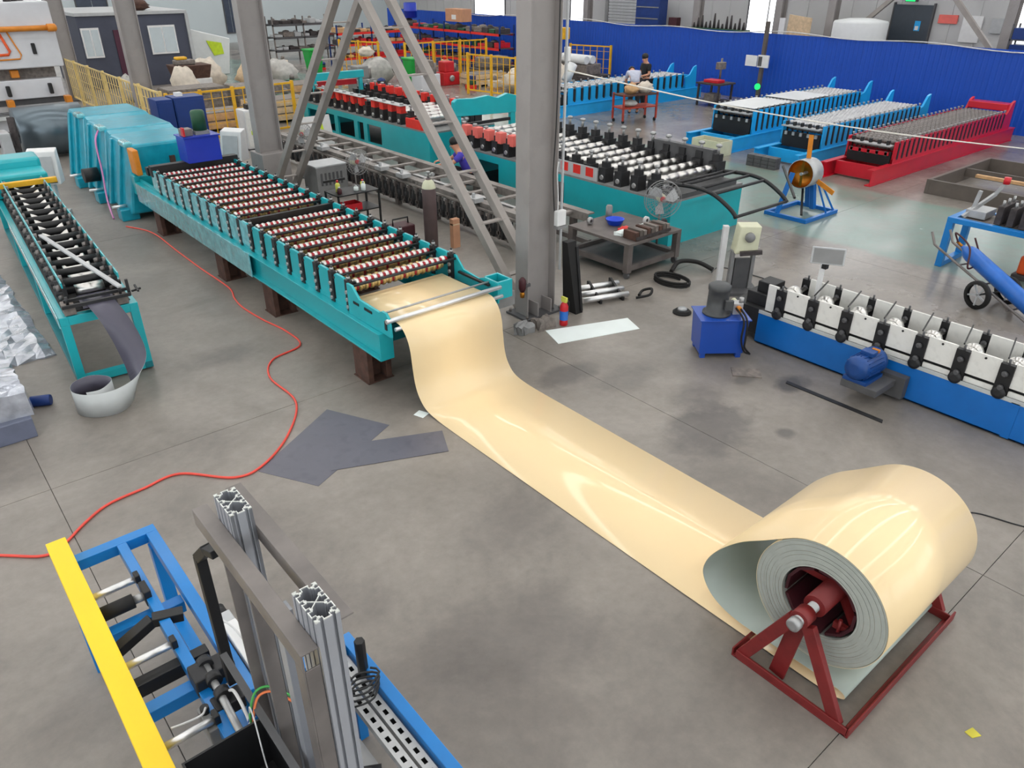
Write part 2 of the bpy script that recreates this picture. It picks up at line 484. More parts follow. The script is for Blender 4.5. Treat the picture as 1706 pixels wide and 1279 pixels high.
window_x(12, 23.2, 28.5, 5.2, 7.6, 5)
window_x(13, 4.6, 8.4, 4.8, 7.4, 4)
# unseen window bands, added behind and beside the camera as side fill light
for nb, (y0, y1) in enumerate(((-7.5, -1.0), (0.0, 6.5), (7.5, 14.0), (15.0, 21.5), (22.5, 29.0), (30.0, 36.5))):
    f = MB().box(X0, y0 - .06, 1.34, X0 + .06, y1 + .06, 1.4); f.box(X0, y0 - .06, 5.2, X0 + .06, y1 + .06, 5.26); f.box(X0, y0 - .06, 1.4, X0 + .06, y0, 5.2); f.box(X0, y1, 1.4, X0 + .06, y1 + .06, 5.2)
    w = struct(f.build('window_%d' % (20 + nb), 'grey_dark'))
    for i in range(4): MB().box(X0 + .01, y0 + i * 1.625 + (.03 if i else 0), 1.4, X0 + .03, y0 + (i + 1) * 1.625, 5.2).build('pane', 'window_day', w)
for nb, (x0, x1) in enumerate(((-7.5, -1.0), (0.0, 6.5), (7.5, 14.0), (15.0, 21.5))):
    f = MB().box(x0 - .06, Y0, 1.34, x1 + .06, Y0 + .06, 1.4); f.box(x0 - .06, Y0, 5.2, x1 + .06, Y0 + .06, 5.26); f.box(x0 - .06, Y0, 1.4, x0, Y0 + .06, 5.2); f.box(x1, Y0, 1.4, x1 + .06, Y0 + .06, 5.2)
    w = struct(f.build('window_%d' % (30 + nb), 'grey_dark'))
    for i in range(4): MB().box(x0 + i * 1.625 + (.03 if i else 0), Y0 + .01, 1.4, x0 + (i + 1) * 1.625, Y0 + .03, 5.2).build('pane', 'window_day', w)
window_y(7, 6.6, 8.5, 1.4, 4.5, 2)
window_y(8, 9.1, 9.9, 1.4, 4.5, 1)
window_y(9, 11.6, 13.2, 1.7, 4.5, 2, 'dark_window')
window_y(10, 13.6, 14.4, 1.7, 4.5, 2)
window_y(11, 20.0, 20.7, 0.6, 4.5, 2, 'dark_window')

# columns of the hall: H-sections in a row
def column(y, x=6.46, label=''):
    t = thing('steel_column', label, 'column', (x, y, 0))
    b = MB().box(-.25, -.125, 0, -.232, .125, ZC - .01); b.box(.232, -.125, 0, .25, .125, ZC - .01); b.box(-.232, -.006, 0, .232, .006, ZC - .01)
    b.build('shaft', 'col_grey', t)
    MB().box(-.34, -.22, 0, .34, .22, .03).build('base_plate', 'grey_dark', t)
    return t
mc = column(7.2, label='tall grey H-section steel column behind the end of the beige strip, white switch box on it')
for x, y in ((-.3, -.18), (.3, -.18), (-.3, .18), (.3, .18)):
    MB().cyl((x, y, .03), (x, y, .075), .018, 8).build('anchor_bolt', 'steel_mill', mc)
for a in ((-.12, -.16), (.12, -.16)):
    MB().prism([(a[0] - .01, .03), (a[0] + .01, .03), (a[0] + .01, .22), (a[0] - .01, .22)], 'y', -.2, -.01).build('gusset', 'col_grey', mc)
c2 = column(15.6, label='grey H-section steel column beside the blue hydraulic tank and the white cabinet')
MB().box(-.30, -.30, 0.03, .30, .30, .85).build('casing', 'col_grey', c2, .01)
column(23.8, label='grey H-section steel column at the yellow fence in front of the dark site cabin')
column(32.1, label='grey H-section steel column between the white press and the dark site cabin')
column(40.3, label='grey H-section steel column behind the white press')
# laced cross braces between the first two columns
def brace(a, b, label, mt):
    t = thing('cross_brace', label, 'brace', (6.49, (a[0] + b[0]) / 2, a[1]))
    for x, nm in ((6.3, 'chord'), (6.75, 'chord')):
        MB().bar((x, a[0], a[1]), (x, b[0], b[1]), .12, .12).build(nm, mt, t, .006, world=True)
    n = 14
    for i in range(n):
        u = (i + .55) / n
        y = a[0] + (b[0] - a[0]) * u; z = a[1] + (b[1] - a[1]) * u
        MB().bar((6.3, y, z + .03), (6.75, y, z + .03), .1, .02).build('batten', mt, t, world=True)
    return t
brace((7.34, .08), (15.4, 8.45), 'grey laced brace rising ladder-like from the foot of the column with the switch box', 'brace_grey')
brace((15.26, .08), (7.4, 8.45), 'grey laced steel brace rising from the column beside the white cabinet', 'brace_grey')

# things on the main column
sb = thing('switch_box', 'small white switch box fixed to the tall grey steel column', 'switch box', (6.66, 6.99, 1.24))
MB().box(-.055, -.04, 0, .1, .03, .2).build('body', 'white', sb, .008)
MB().box(-.06, -.055, -.035, .105, .03, -.005).build('bracket', 'grey', sb)
single(MB().tube([(6.62, 7.03, 1.42), (6.6, 7.05, 1.9), (6.63, 7.05, 2.5), (6.64, 7.05, 3.6), (6.64, 7.06, 5.5)], .008, 6, 0, 5), 'cable', 'black', 'thin black cable running down the inside of the tall grey column', 'cable')
single(MB().tube([(6.68, 7.03, 1.42), (6.69, 7.04, 1.6), (6.67, 7.05, 1.9), (6.68, 7.04, 2.05)], .009, 6, 0, 5), 'cable', 'wire_white', 'short white cable above the white switch box on the column', 'cable')
single(MB().box(6.735, 7.02, 0.6, 6.76, 7.045, 6.0), 'conduit', 'grey_light', 'light grey conduit pipe up the tall column with the switch box', 'pipe')
cl = thing('rope_clamp', 'small white rope clamp high on the tall grey column', 'clamp', (6.78, 7.05, 3.22))
MB().box(-.03, -.03, 0, .03, .03, .16).build('body', 'white', cl, .006)
MB().cyl((0, 0, -.12), (0, 0, 0), .012, 8).build('hook', 'white', cl)

# ------------------------------------------------------------------ main roll former
X_L, X_R = 3.70, 5.13
XC = (X_L + X_R) / 2
mf = thing('roll_forming_machine', 'long teal roll former fed with the cream strip, rows of red and gold ringed rollers', 'machine', (XC, 6.5, 0.43))
def wpart(mb, name, mats, parent, bevel=0.0): return mb.build(name, mats, parent, bevel, world=True)
YF, YB = 6.52, 15.05
for sx, xo in ((-1, 3.59), (1, 5.24)):
    b = MB()
    xa, xb = (xo, xo + .18) if sx < 0 else (xo - .18 + .18, xo + .18)
    if sx > 0: xa, xb = 5.06, 5.24
    web = xa + .07 if sx < 0 else xb - .07
    b.box(xa, YF, .43, xb, YB, .45); b.box(xa, YF, .735, xb, YB, .755); b.box(web - .008, YF, .45, web + .008, YB, .735)
    b.box(xa + .004, YF - .012, .43, xb - .004, YF, .755)
    wpart(b, 'base_beam', 'teal', mf, .004)
for y in (6.75, 8.6, 10.5, 12.4, 14.6):
    wpart(MB().box(3.74, y, .5, 5.08, y + .12, .7), 'cross_member', 'teal_dark', mf)
# side rails that carry the stands
for x in (X_L, X_R):
    wpart(MB().box(x - .018, 6.98, .755, x + .018, YB, .80), 'side_rail', 'teal', mf, .003)
NS, PITCH, YS = 18, .385, 7.28
# stand plates between the adjusting screws
tabp = [(.07, .80), (PITCH - .07, .80), (PITCH - .07, 1.105), (PITCH - .11, 1.13), (.11, 1.13), (.07, 1.105)]
for x in (X_L, X_R):
    t0 = MB().prism([(y, z - .43) for y, z in tabp], 'x', -.016, .016).build('stand_plate', 'teal', mf, .003, loc=(x - XC, YS - 6.5, 0))
    if x == X_L: tabsL = [t0]
    for k in range(1, NS): inst(t0, 0, k * PITCH, 0)
# adjusting screws: dark slide block, chrome nuts, spindle
def screw_mb():
    b = MB()
    b.box(-.03, -.045, .33, .03, .045, .70, 0)
    b.cyl((0, 0, .62), (0, 0, .76), .014, 8, 0)
    for z, r in ((.38, .024), (.47, .024), (.56, .024)):
        b.lathe((-.05, 0, z), (1, 0, 0), [(0, r), (.02, r), (.03, r * .6)], 8, 1)
    b.lathe((0, 0, .715), (0, 0, 1), [(0, .024), (.02, .024), (.026, .012)], 8, 1)
    return b
for x in (X_L, X_R):
    sc0 = screw_mb().build('adjusting_screw', ['dark_metal', 'steel'], mf, loc=(x - XC, YS - 6.5, 0))
    for k in range(1, NS): inst(sc0, 0, k * PITCH, 0)
# ringed rollers
def ring_roller(r, cols, xw=1.27, n=32, seed=1):
    prof = [(-.09, .022), (0, .022)]; mats = [0]
    w = xw / n; t = 0.0
    for i in range(n):
        c = cols[i % len(cols)]
        ra = r if c[1] else r * .8
        t0, t1 = i * w, (i + 1) * w
        prof += [(t0 + .001, ra * .9), (t0 + w * .22, ra), (t1 - w * .22, ra), (t1 - .001, ra * .9)]
        mats += [c[0], c[0], c[0], c[0]]
    prof += [(xw, .022), (xw + .09, .022)]; mats += [0, 0]
    return MB().lathe((-xw / 2, 0, 0), (1, 0, 0), prof, 14, mats=mats[:len(prof) - 1])
RM = ['dark_metal', 'roll_chrome', 'ring_red', 'gold']
up0 = ring_roller(.046, [(1, 1), (2, 0)]).build('upper_roller', RM, mf, loc=(0, YS - 6.5, 1.075 - .43))
lo0 = ring_roller(.066, [(3, 1), (2, 0), (3, 1), (3, 0)]).build('lower_roller', RM, mf, loc=(0, YS - 6.5 + .10, .985 - .43))
mid0 = ring_roller(.058, [(3, 1), (1, 0), (3, 1), (2, 0)], n=26).build('support_roller', RM, mf, loc=(0, YS - 6.5 + .225, .985 - .43))
tie0 = MB().cyl((-.74, 0, 0), (.74, 0, 0), .017, 8).build('tie_rod', 'dark_metal', mf, loc=(0, YS - 6.5 - .075, 1.075 - .43))
SKIP = 8
for k in range(1, NS):
    if k == SKIP:
        continue
    for o in (up0, lo0, mid0, tie0): inst(o, 0, k * PITCH, 0)
wpart(MB().box(3.72, 10.33, 1.02, 5.11, 10.39, 1.10), 'centre_bar', 'dark_metal', mf)
wpart(MB().box(3.72, 10.46, .9, 5.11, 10.52, 1.0), 'centre_bar', 'dark_metal', mf)
wpart(MB().box(3.66, 14.05, 1.02, 5.2, 14.2, 1.2), 'rear_bar', 'black', mf, .006)
wpart(MB().box(3.66, 14.3, 1.0, 5.2, 14.42, 1.14), 'rear_bar', 'black', mf, .006)
# entry guide plates
lp = [(7.23, .755), (7.23, 1.12), (7.12, 1.12), (6.98, 1.0), (6.55, .99), (6.50, 1.02), (6.42, 1.02), (6.36, .97), (6.34, .76)]
wpart(MB().prism(lp, 'x', 3.645, 3.675), 'entry_plate', 'teal', mf, .003)
wpart(MB().box(3.675, 6.5, .93, 3.70, 6.98, .955), 'guide_bar', 'black', mf)
for y0, y1 in ((6.98, 7.1), (6.7, 6.86)):
    wpart(MB().box(3.638, y0, .92, 3.646, y1, .95), 'slot', 'black', mf)
wpart(MB().box(3.636, 6.40, .83, 3.646, 6.44, .93), 'slot', 'black', mf)
rp = [(7.4, .755), (7.4, 1.12), (7.2, 1.12), (7.05, .98), (6.75, .95), (6.62, 1.0), (6.38, 1.0), (6.38, .74), (6.6, .74), (6.7, .755)]
wpart(MB().prism(rp, 'x', 5.135, 5.16), 'entry_plate', 'teal', mf, .003)
wpart(MB().box(5.16, 6.38, .78, 5.36, 6.41, 1.0).box(5.335, 6.41, .78, 5.36, 6.66, 1.0).box(5.16, 6.63, .78, 5.335, 6.66, 1.0), 'end_bracket', 'teal', mf, .004)
wpart(MB().box(5.09, 6.5, .93, 5.12, 7.1, .955), 'guide_bar', 'black', mf)
wpart(MB().cyl((3.62, 6.37, .945), (5.17, 6.37, .945), .026, 16), 'entry_roller', 'chrome', mf)
wpart(MB().cyl((3.68, 6.30, .865), (5.14, 6.30, .865), .022, 16), 'entry_roller', 'chrome', mf)
wpart(MB().cyl((3.66, 6.55, .965), (5.17, 6.55, .965), .012, 12), 'entry_rod', 'steel', mf)
wpart(MB().box(3.78, 6.6, .86, 5.03, 7.1, .875), 'entry_table', 'dark_metal', mf)
wpart(MB().box(5.18, 6.5, .6, 5.5, 6.52, .76).box(5.18, 6.5, .76, 5.5, 6.56, .775), 'side_flap', 'grey', mf)
# clear film still wrapped round the rear half
wpart(MB().box(3.575, 9.9, .425, 3.588, 15.0, .76), 'film', 'film_clear', mf)
fb = MB()
for k in range(7, NS):
    y = YS + k * PITCH
    fb.prism([(y - .01, .80), (y + PITCH - .02, .80), (y + PITCH - .03, 1.12 + .012 * (k % 3)), (y + .06, 1.11)], 'x', X_L - .024, X_L - .018)
wpart(fb, 'film', 'film_clear', mf)
# rusty stools the machine stands on
for i, (y, lab) in enumerate(((6.86, 'rusty steel stool under the strip end of the teal roll former'), (9.35, 'rusty steel stool under the teal roll former beside the bend of the orange hose'), (11.1, 'rusty steel stool under the middle of the teal roll former'), (14.0, 'rusty steel stool under the roll former beside the teal shear housing'))):
    t = thing('steel_stool', lab, 'support', (3.76, y + .15, 0), 0, 'stools under the roll former')
    for dx in (-.12, .12):
        MB().box(dx - .035, -.16, 0.012, dx + .035, .16, .418).build('leg', 'rust', t, .006)
    MB().box(-.085, -.012, .012, .085, .012, .418).build('web', 'rust', t)
    MB().box(-.17, -.17, 0, .17, .17, .012).build('foot', 'rust', t)
    MB().box(-.17, -.17, .418, .17, .17, .43).build('top', 'rust', t)
    t2 = dup(t, (5.08, y + .15, 0), 0, lab.replace('rusty steel stool', 'rusty column-side stool'))

# ------------------------------------------------------------------ beige strip and coil
cy, cz, r_in, r_out = 1.43, .665, .254, .447
co = thing('metal_coil', 'cream coated steel coil with its strip running across the floor into the teal roll former', 'coil', (4.365, 1.43, 0.0))
path = [(7.3, .89), (6.9, .89), (6.55, .902), (6.37, .908), (6.27, .882), (6.18, .79), (6.13, .66), (6.11, .5), (6.08, .3), (6.02, .16), (5.9, .055), (5.7, .016), (5.4, .006), (5.0, .006), (4.2, .006), (3.4, .006), (2.7, .008), (2.2, .012), (1.7, .018), (1.35, .022), (1.19, .032), (1.12, .058), (1.12, .088), (1.17, .108), (1.3, .112), (1.6, .105), (1.95, .10), (2.16, .165), (2.27, .30), (2.265, .44), (2.18, .60), (2.03, .77), (1.86, .90), (1.7186, 1.009)]
pts = [tuple(p) for p in spline([Vector((a, b)) for a, b in path], 14)]
for k in range(1, 200):
    th = R(50) + k * 2 * PI / 199 * .985
    rr = r_out + .002 - .0045 * k / 199
    pts.append((cy + rr * math.cos(th), cz + rr * math.sin(th)))
# travel runs from machine to coil (towards -y), so its right-hand side is up: top material on the second face
wpart(MB().ribbon(pts, 3.74, 4.99, .0025, 1, 0, 0), 'strip', ['beige', 'coil_back'], co)
body = MB()
prof_n = 72
def ringface(x, rs, flip):
    o = len(body.v)
    for r_ in rs:
        for i in range(prof_n):
            th = 2 * PI * i / prof_n
            body.v.append((x, cy + r_ * math.cos(th), cz + r_ * math.sin(th)))
    for j in range(len(rs) - 1):
        for i in range(prof_n):
            i2 = (i + 1) % prof_n
            f = (o + j * prof_n + i, o + j * prof_n + i2, o + (j + 1) * prof_n + i2, o + (j + 1) * prof_n + i)
            body.f.append(f[::-1] if flip else f); body.m.append(0); body.sm.append(False)
# wound sides: every group of turns steps in or out a little
rs = [r_in + (r_out - .004 - r_in) * k / 14 for k in range(15)]
for side, x in ((1, 3.742), (-1, 4.988)):
    for k in range(14):
        dx = (.0, .0022, .0008, .003, .001)[k % 5] * side
        ringface(x + dx, [rs[k], rs[k + 1]], side > 0)
body.lathe((3.744, cy, cz), (1, 0, 0), [(0, r_out - .006), (1.242, r_out - .006)], prof_n, 1, caps=False)
body.lathe((3.744, cy, cz), (1, 0, 0), [(0, r_in), (1.242, r_in)], prof_n, 0, caps=False)
wpart(body, 'wound_body', ['coil_edge', 'beige'], co)

# ------------------------------------------------------------------ decoiler
dc = thing('decoiler', 'dark red manual decoiler stand carrying the cream coil', 'decoiler', (4.28, 1.40, 0))
XA, XB = 3.57, 5.03
for x in (XA, XB):
    b = MB().box(x - .035, 0.985, 0, x + .035, 1.80, .012); b.box(x - .035, 0.985, .012, x - .023, 1.80, .07)
    wpart(b, 'end_rail', 'oxide_red', dc, .003)
for y in (1.0, 1.80):
    c = MB().box(XA - .035, y - .02, 0, XB + .035, y + .02, .012); c.box(XA - .035, y + (.018 if y > 1.5 else -.03), .0, XB + .035, y + (.03 if y > 1.5 else -.018), .075)
    wpart(c, 'side_rail', 'oxide_red', dc, .003)
for x in (XA, XB):
    for y in (1.07, 1.77):
        wpart(MB().bar((x, y, .0125 if False else .03), (x, 1.43 + (.05 if y > 1.43 else -.05), .62), .085, .045, up=(1, 0, 0)), 'leg', 'oxide_red', dc, .004)
    xi = x + (.055 if x < 4 else -.055)
    wpart(MB().bar((xi, 1.53, .012), (xi, 1.46, .605), .11, .02, up=(1, 0, 0)), 'inner_leg', 'oxide_red', dc, .003)
    wpart(MB().cyl((x - .05, 1.43, .665), (x + .05, 1.43, .665), .062, 18), 'bearing', 'oxide_red', dc)
wpart(MB().cyl((XA - .11, 1.43, .665), (XB + .11, 1.43, .665), .036, 18), 'shaft', 'steel', dc)
wpart(MB().lathe((XA - .125, 1.43, .665), (1, 0, 0), [(0, .026), (.004, .044), (.05, .044), (.06, .036)], 18), 'shaft_collar', 'steel', dc)
wpart(MB().cyl((3.70, 1.43, .665), (4.98, 1.43, .665), .075, 18), 'hub', 'oxide_red', dc)
for k in range(4):
    th = R(28 + 90 * k)
    cth, sth = math.cos(th), math.sin(th)
    lf = MB()
    tang = Vector((0, -sth, cth)); rad = Vector((0, cth, sth)); c0 = Vector((0, 1.43, .665))
    vs = []
    for x in (3.76, 4.97):
        for a in (-.72, -.24, .24, .72):
            vs.append(Vector((x, cy + .245 * math.cos(th + a), cz + .245 * math.sin(th + a))))
        for a in (.72, .24, -.24, -.72):
            vs.append(Vector((x, cy + .225 * math.cos(th + a), cz + .225 * math.sin(th + a))))
    lf.add(vs, [tuple(range(8))[::-1], tuple(range(8, 16))] + [(i, (i + 1) % 8, 8 + (i + 1) % 8, 8 + i) for i in range(8)])
    arm = wpart(lf, 'mandrel_shoe', 'maroon_dark', dc)  # shoes widened so their dark maroon stands in for shade inside the bore
    for x in (3.86, 4.85):
        p0 = c0 + rad * .06; p1 = c0 + rad * .226
        p0.x = x + (.1 if x < 4.3 else -.1); p1.x = x
        wpart(MB().bar(p0, p1, .04, .04), 'link_arm', 'oxide_red', dc)
wpart(MB().box(3.80, 1.24, .50, 3.83, 1.33, .55).cyl((3.79, 1.285, .46), (3.79, 1.285, .60), .012, 8), 'lock_screw', 'oxide_red', dc)

# ------------------------------------------------------------------ loose things on the floor near the strip
def flat(name, pts, z, th, m, label, cat, bevel=0):
    return single(MB().prism(pts, 'z', z, z + th), name, m, label, cat)
flat('steel_sheet', [(2.96, 6.66), (3.31, 5.95), (2.24, 5.46), (1.91, 6.04)][::-1], 0, .003, 'slate', 'large dark grey sheet metal offcut lying on the floor beside the orange hose', 'sheet')
flat('steel_sheet', [(2.45, 5.6), (3.5, 5.15), (3.67, 5.5), (2.62, 5.98)], .0032, .003, 'slate', 'narrow dark grey sheet metal strip lying across the larger offcut', 'sheet')
flat('white_board', [(6.0, 6.23), (7.14, 5.87), (7.28, 6.21), (6.14, 6.63)], 0, .006, 'paper', 'long white board lying on the floor in front of the column foot', 'board')
flat('paper_scrap', [(3.72, 6.0), (3.62, 5.96), (3.66, 5.84), (3.77, 5.88)], 0, .002, 'paper', 'small white paper scrap beside the strip where it meets the floor', 'paper')
flat('paper_scrap', [(5.88, 6.82), (5.94, 6.80), (5.96, 6.72), (5.9, 6.74)], 0, .002, 'paper', 'white paper scrap on the floor by the foot of the tall column', 'paper')
flat('paper_scrap', [(5.72, 7.2), (5.8, 7.18), (5.79, 7.1), (5.72, 7.12)], 0, .002, 'wood_pale', 'cream scrap on the dirty floor between the roll former and the column', 'paper')
flat('leaf', [(4.15, 0.52), (4.22, 0.5), (4.2, 0.44), (4.14, 0.47)], 0, .004, 'leaf_yellow', 'small yellow leaf on the bare floor near the decoiler', 'leaf')
flat('steel_strip', [(7.30, 3.78), (7.36, 3.80), (7.37, 2.66), (7.31, 2.64)], 0, .01, 'dark_metal', 'thin dark steel bar on the floor in front of the white plated former', 'bar')
flat('grating', [(6.98, 4.28), (7.14, 4.42), (7.36, 4.17), (7.2, 4.03)], 0, .012, 'clutter_mid', 'small brown scrap plate on the floor near the blue hydraulic tank', 'plate')
hp = [(-.9, 6.9), (-.2, 6.27), (.08, 6.03), (.24, 6.08), (.45, 6.27), (.67, 6.41), (.99, 6.45), (1.32, 6.47), (1.69, 6.08), (1.99, 6.1), (2.41, 6.45), (2.77, 7.02), (2.79, 7.73), (3.01, 8.14), (3.45, 8.3), (3.5, 8.8), (3.42, 9.35), (3.38, 9.92), (3.42, 10.33), (3.52, 10.8), (3.5, 11.88), (3.5, 13.0), (3.5, 14.3), (3.25, 15.0)]
single(MB().tube([(x, y, .012) for x, y in hp], .012, 8, 0, 8), 'air_hose', 'hose_red', 'long orange red air hose snaking across the concrete floor', 'hose')
wp = [(6.9, 3.5), (6.85, 3.3), (6.6, 1.4), (6.75, 1.0), (7.2, .4), (7.6, -.4)]
single(MB().tube([(6.2, 1.5, .006), (6.47, 1.4, .006), (6.61, 1.03, .006), (6.9, .4, .006)], .006, 6, 0, 6), 'cable', 'black', 'black cable lying on the floor beyond the cream coil', 'cable')
# ------------------------------------------------------------------ foreground: blue and yellow roller table
rt = thing('roller_table', 'blue steel roller table with a bright yellow edge beam and chrome cross rollers', 'machine', (.4, 3.2, 0))
wpart(MB().box(.09, 1.3, .90, .205, 4.72, 1.0), 'edge_beam', 'yellow', rt, .004)
wpart(MB().box(.205, 4.54, .83, .70, 4.62, .91), 'end_beam', 'blue_mid', rt, .004)
wpart(MB().box(.445, 2.4, .83, .505, 4.54, .91), 'inner_rail', 'blue_mid', rt, .004)
wpart(MB().box(.63, 2.9, .83, .70, 4.54, .91), 'outer_rail', 'blue_mid', rt, .004)
wpart(MB().box(.205, 3.86, .74, .63, 3.94, .82), 'cross_beam', 'blue_mid', rt, .004)
wpart(MB().box(.205, 3.18, .74, .63, 3.26, .82), 'cross_beam', 'blue_mid', rt, .004)
wpart(MB().box(.62, 4.46, .0, .70, 4.54, .83), 'leg', 'blue_mid', rt, .004)
wpart(MB().box(.10, 4.5, .0, .18, 4.58, .90), 'leg', 'blue_mid', rt, .004)
wpart(MB().box(.62, 2.92, .0, .70, 3.0, .83), 'leg', 'blue_mid', rt, .004)
wpart(MB().box(.10, 1.5, .0, .18, 1.58, .90), 'leg', 'blue_mid', rt, .004)
wpart(MB().box(.62, 3.0, .12, .70, 4.46, .20), 'lower_rail', 'blue_mid', rt, .004)
for y in (4.12, 3.46, 2.84):
    wpart(MB().lathe((.2, y, .925), (1, 0, 0), [(0, .012), (.005, .022), (.245, .022), (.25, .012)], 14), 'cross_roller', 'chrome', rt)
    wpart(MB().box(.44, y - .03, .905, .47, y + .03, .965), 'bearing', 'black', rt, .005)
wpart(MB().cyl((.2, 3.97, .90), (.385, 3.97, .90), .045, 18), 'drive_roller', 'rubber', rt)
wpart(MB().cyl((.385, 3.97, .90), (.46, 3.97, .90), .026, 14), 'roller_end', 'steel', rt)
wpart(MB().box(.44, 3.92, .85, .48, 4.04, .96), 'bearing', 'black', rt, .005)
wpart(MB().bar((.205, 3.72, .82), (.42, 3.74, .90), .07, .06).bar((.42, 3.74, .90), (.58, 3.70, .88), .07, .06), 'bent_arm', 'black', rt, .004)
wpart(MB().box(.205, 3.36, .76, .60, 3.43, .85), 'cross_tube', 'black', rt, .004)
wpart(MB().cyl((.53, 3.22, .96), (.51, 2.62, .96), .019, 14), 'drive_shaft', 'steel', rt)
for y in (3.18, 3.05, 2.93):
    wpart(MB().cyl((.53, y + .025, .96), (.529, y - .025, .96), .04, 16), 'shaft_collar', 'dark_metal', rt)
wpart(MB().box(.44, 3.06, .86, .52, 3.2, .98), 'gearbox', 'dark_metal', rt, .01)
wpart(MB().box(.55, 3.1, .87, .66, 3.22, .95), 'gearbox', 'dark_metal', rt, .01)
wpart(MB().box(.47, 2.88, .84, .62, 2.98, .92), 'bearing_block', 'dark_metal', rt, .008)
wpart(MB().box(.40, 2.80, .74, .46, 2.98, .90), 'valve', 'grey', rt, .006)
wpart(MB().cyl((.43, 2.93, .90), (.43, 2.93, .94), .022, 12), 'valve_cap', 'black', rt)
wpart(MB().box(.505, 2.94, .86, .64, 3.02, .90), 'coupling_plate', 'blue_mid', rt, .003)
# white linear drive lying along the outer rail
wd = thing('linear_actuator', 'white boxy linear actuator lying beside the blue rail of the roller table', 'actuator', (.74, 3.27, .84))
wpart(MB().box(.71, 2.98, .84, .79, 3.42, .93), 'body', 'white', wd, .006)
wpart(MB().box(.71, 3.425, .85, .79, 3.52, .92), 'end_block', 'grey_light', wd, .006)
wpart(MB().cyl((.75, 3.52, .885), (.75, 3.6, .885), .035, 14), 'motor_cap', 'black', wd)
wpart(MB().tube([(.73, 3.5, .93), (.71, 3.4, .99), (.74, 3.3, .98), (.76, 3.2, .935)], .006, 6, 0, 5), 'lead', 'wire_white', wd)
wpart(MB().box(.705, 2.7, .0, .735, 3.4, .84), 'stand_plate', 'dark_metal', wd)

# vertical lifting frame of aluminium profiles
lf = thing('lifting_frame', 'upright frame of two slotted aluminium posts with dark steel bars between them', 'frame', (.70, 2.24, 0))
def extrusion(w=.09, l=.18, z0=0.0, z1=1.0):
    b = MB(); t = .0035
    def bx(x0, y0, x1, y1): b.box(min(x0, x1), min(y0, y1), z0, max(x0, x1), max(y0, y1), z1)
    def side(n, fix, along_x, sign):
        mod = .045; g = .006
        L = n * mod
        for i in range(n):
            a = -L / 2 + i * mod; c = a + mod / 2
            for (u0, u1) in ((a, c - g), (c + g, a + mod)):
                if along_x: bx(u0, fix, u1, fix - sign * t)
                else: bx(fix, u0, fix - sign * t, u1)
            d = .016
            for u in (c - .011, c + .0085):
                if along_x: bx(u, fix - sign * t, u + .0025, fix - sign * d)
                else: bx(fix - sign * t, u, fix - sign * d, u + .0025)
            if along_x: bx(c - .011, fix - sign * d, c + .011, fix - sign * (d + .0025))
            else: bx(fix - sign * d, c - .011, fix - sign * (d + .0025), c + .011)
    side(2, w / 2, True, 1) if False else None
    for sgn in (1, -1):
        side(2, sgn * l / 2, True, sgn)
        side(4, sgn * w / 2, False, sgn)
        for s2 in (1, -1):
            cx, cy_ = sgn * (w / 2 - .007), s2 * (l / 2 - .007)
            bx(cx - .007, cy_ - .007, cx + .007, cy_ + .007)
    def web(p, q, th=.003):
        b.add(*hex_bar(p, q, th, z0, z1))
    for sx in (1, -1):
        for sy in (1, -1):
            web((0, 0), (sx * .027, sy * .0225))
            b.box(sx * .027 - .005, sy * .0225 - .005, z0, sx * .027 + .005, sy * .0225 + .005, z1)
            web((sx * .038, sy * .082), (sx * .024, sy * .07))
            b.box(sx * .024 - .005, sy * .07 - .005, z0, sx * .024 + .005, sy * .07 + .005, z1)
    return b
def hex_bar(p, q, th, z0, z1):
    p = Vector(p); q = Vector(q); d = (q - p).normalized(); n = Vector((-d.y, d.x)) * th / 2
    c = [p - n, q - n, q + n, p + n]
    vs = [(v.x, v.y, z0) for v in c] + [(v.x, v.y, z1) for v in c]
    return vs, [(0, 3, 2, 1), (4, 5, 6, 7), (0, 1, 5, 4), (1, 2, 6, 5), (2, 3, 7, 6), (3, 0, 4, 7)]
ex = extrusion(z0=.02, z1=2.295)
e0 = ex.build('aluminium_post', 'alu', lf, loc=(.697 - .70, 1.88 - 2.24, 0)); e0['kind'] = 'stuff'
e1 = inst(e0, 0, .725, 0)
cut = extrusion(z0=2.295, z1=2.300)
c0 = cut.build('cut_face', 'alu_cut', e0); c0['kind'] = 'stuff'
c1 = c0.copy(); COL.objects.link(c1); c1.parent = e1
del e0['kind'], e1['kind'], c0['kind'], c1['kind']
# steel angles joining the posts
wpart(MB().box(.585, 1.80, 2.175, .651, 2.82, 2.183).box(.585, 1.80, 2.10, .593, 2.82, 2.175), 'angle_bar', 'steel_mill', lf, .002)
wpart(MB().box(.743, 1.84, 2.200, .812, 2.84, 2.208).box(.743, 1.84, 2.13, .750, 2.84, 2.200), 'angle_bar', 'steel_mill', lf, .002)
wpart(MB().bar((.60, 2.98, .95), (.60, 2.98, 1.80), .05, .05, up=(0, 1, 0)).bar((.60, 2.98, 1.80), (.615, 2.86, 1.92), .05, .05).bar((.615, 2.86, 1.92), (.63, 2.78, 1.94), .05, .04), 'bent_tube', 'black', lf, .004)
wpart(MB().box(.60, 2.56, .75, .648, 2.572, 2.10), 'flat_bar', 'steel_mill', lf)
wpart(MB().box(.60, 2.30, .75, .66, 2.312, 2.10), 'flat_bar', 'steel_mill', lf)
wpart(MB().box(.63, 2.10, .75, .69, 2.16, 2.10), 'alu_rail', 'alu', lf, .003)
wpart(MB().box(.585, 1.80, .3, .591, 1.87, 2.10).box(.591, 1.80, .3, .648, 1.806, 2.10), 'angle_post', 'steel_mill', lf, .002)
wpart(MB().box(.62, 1.92, 2.05, .648, 1.97, 2.09), 'clamp', 'dark_metal', lf)
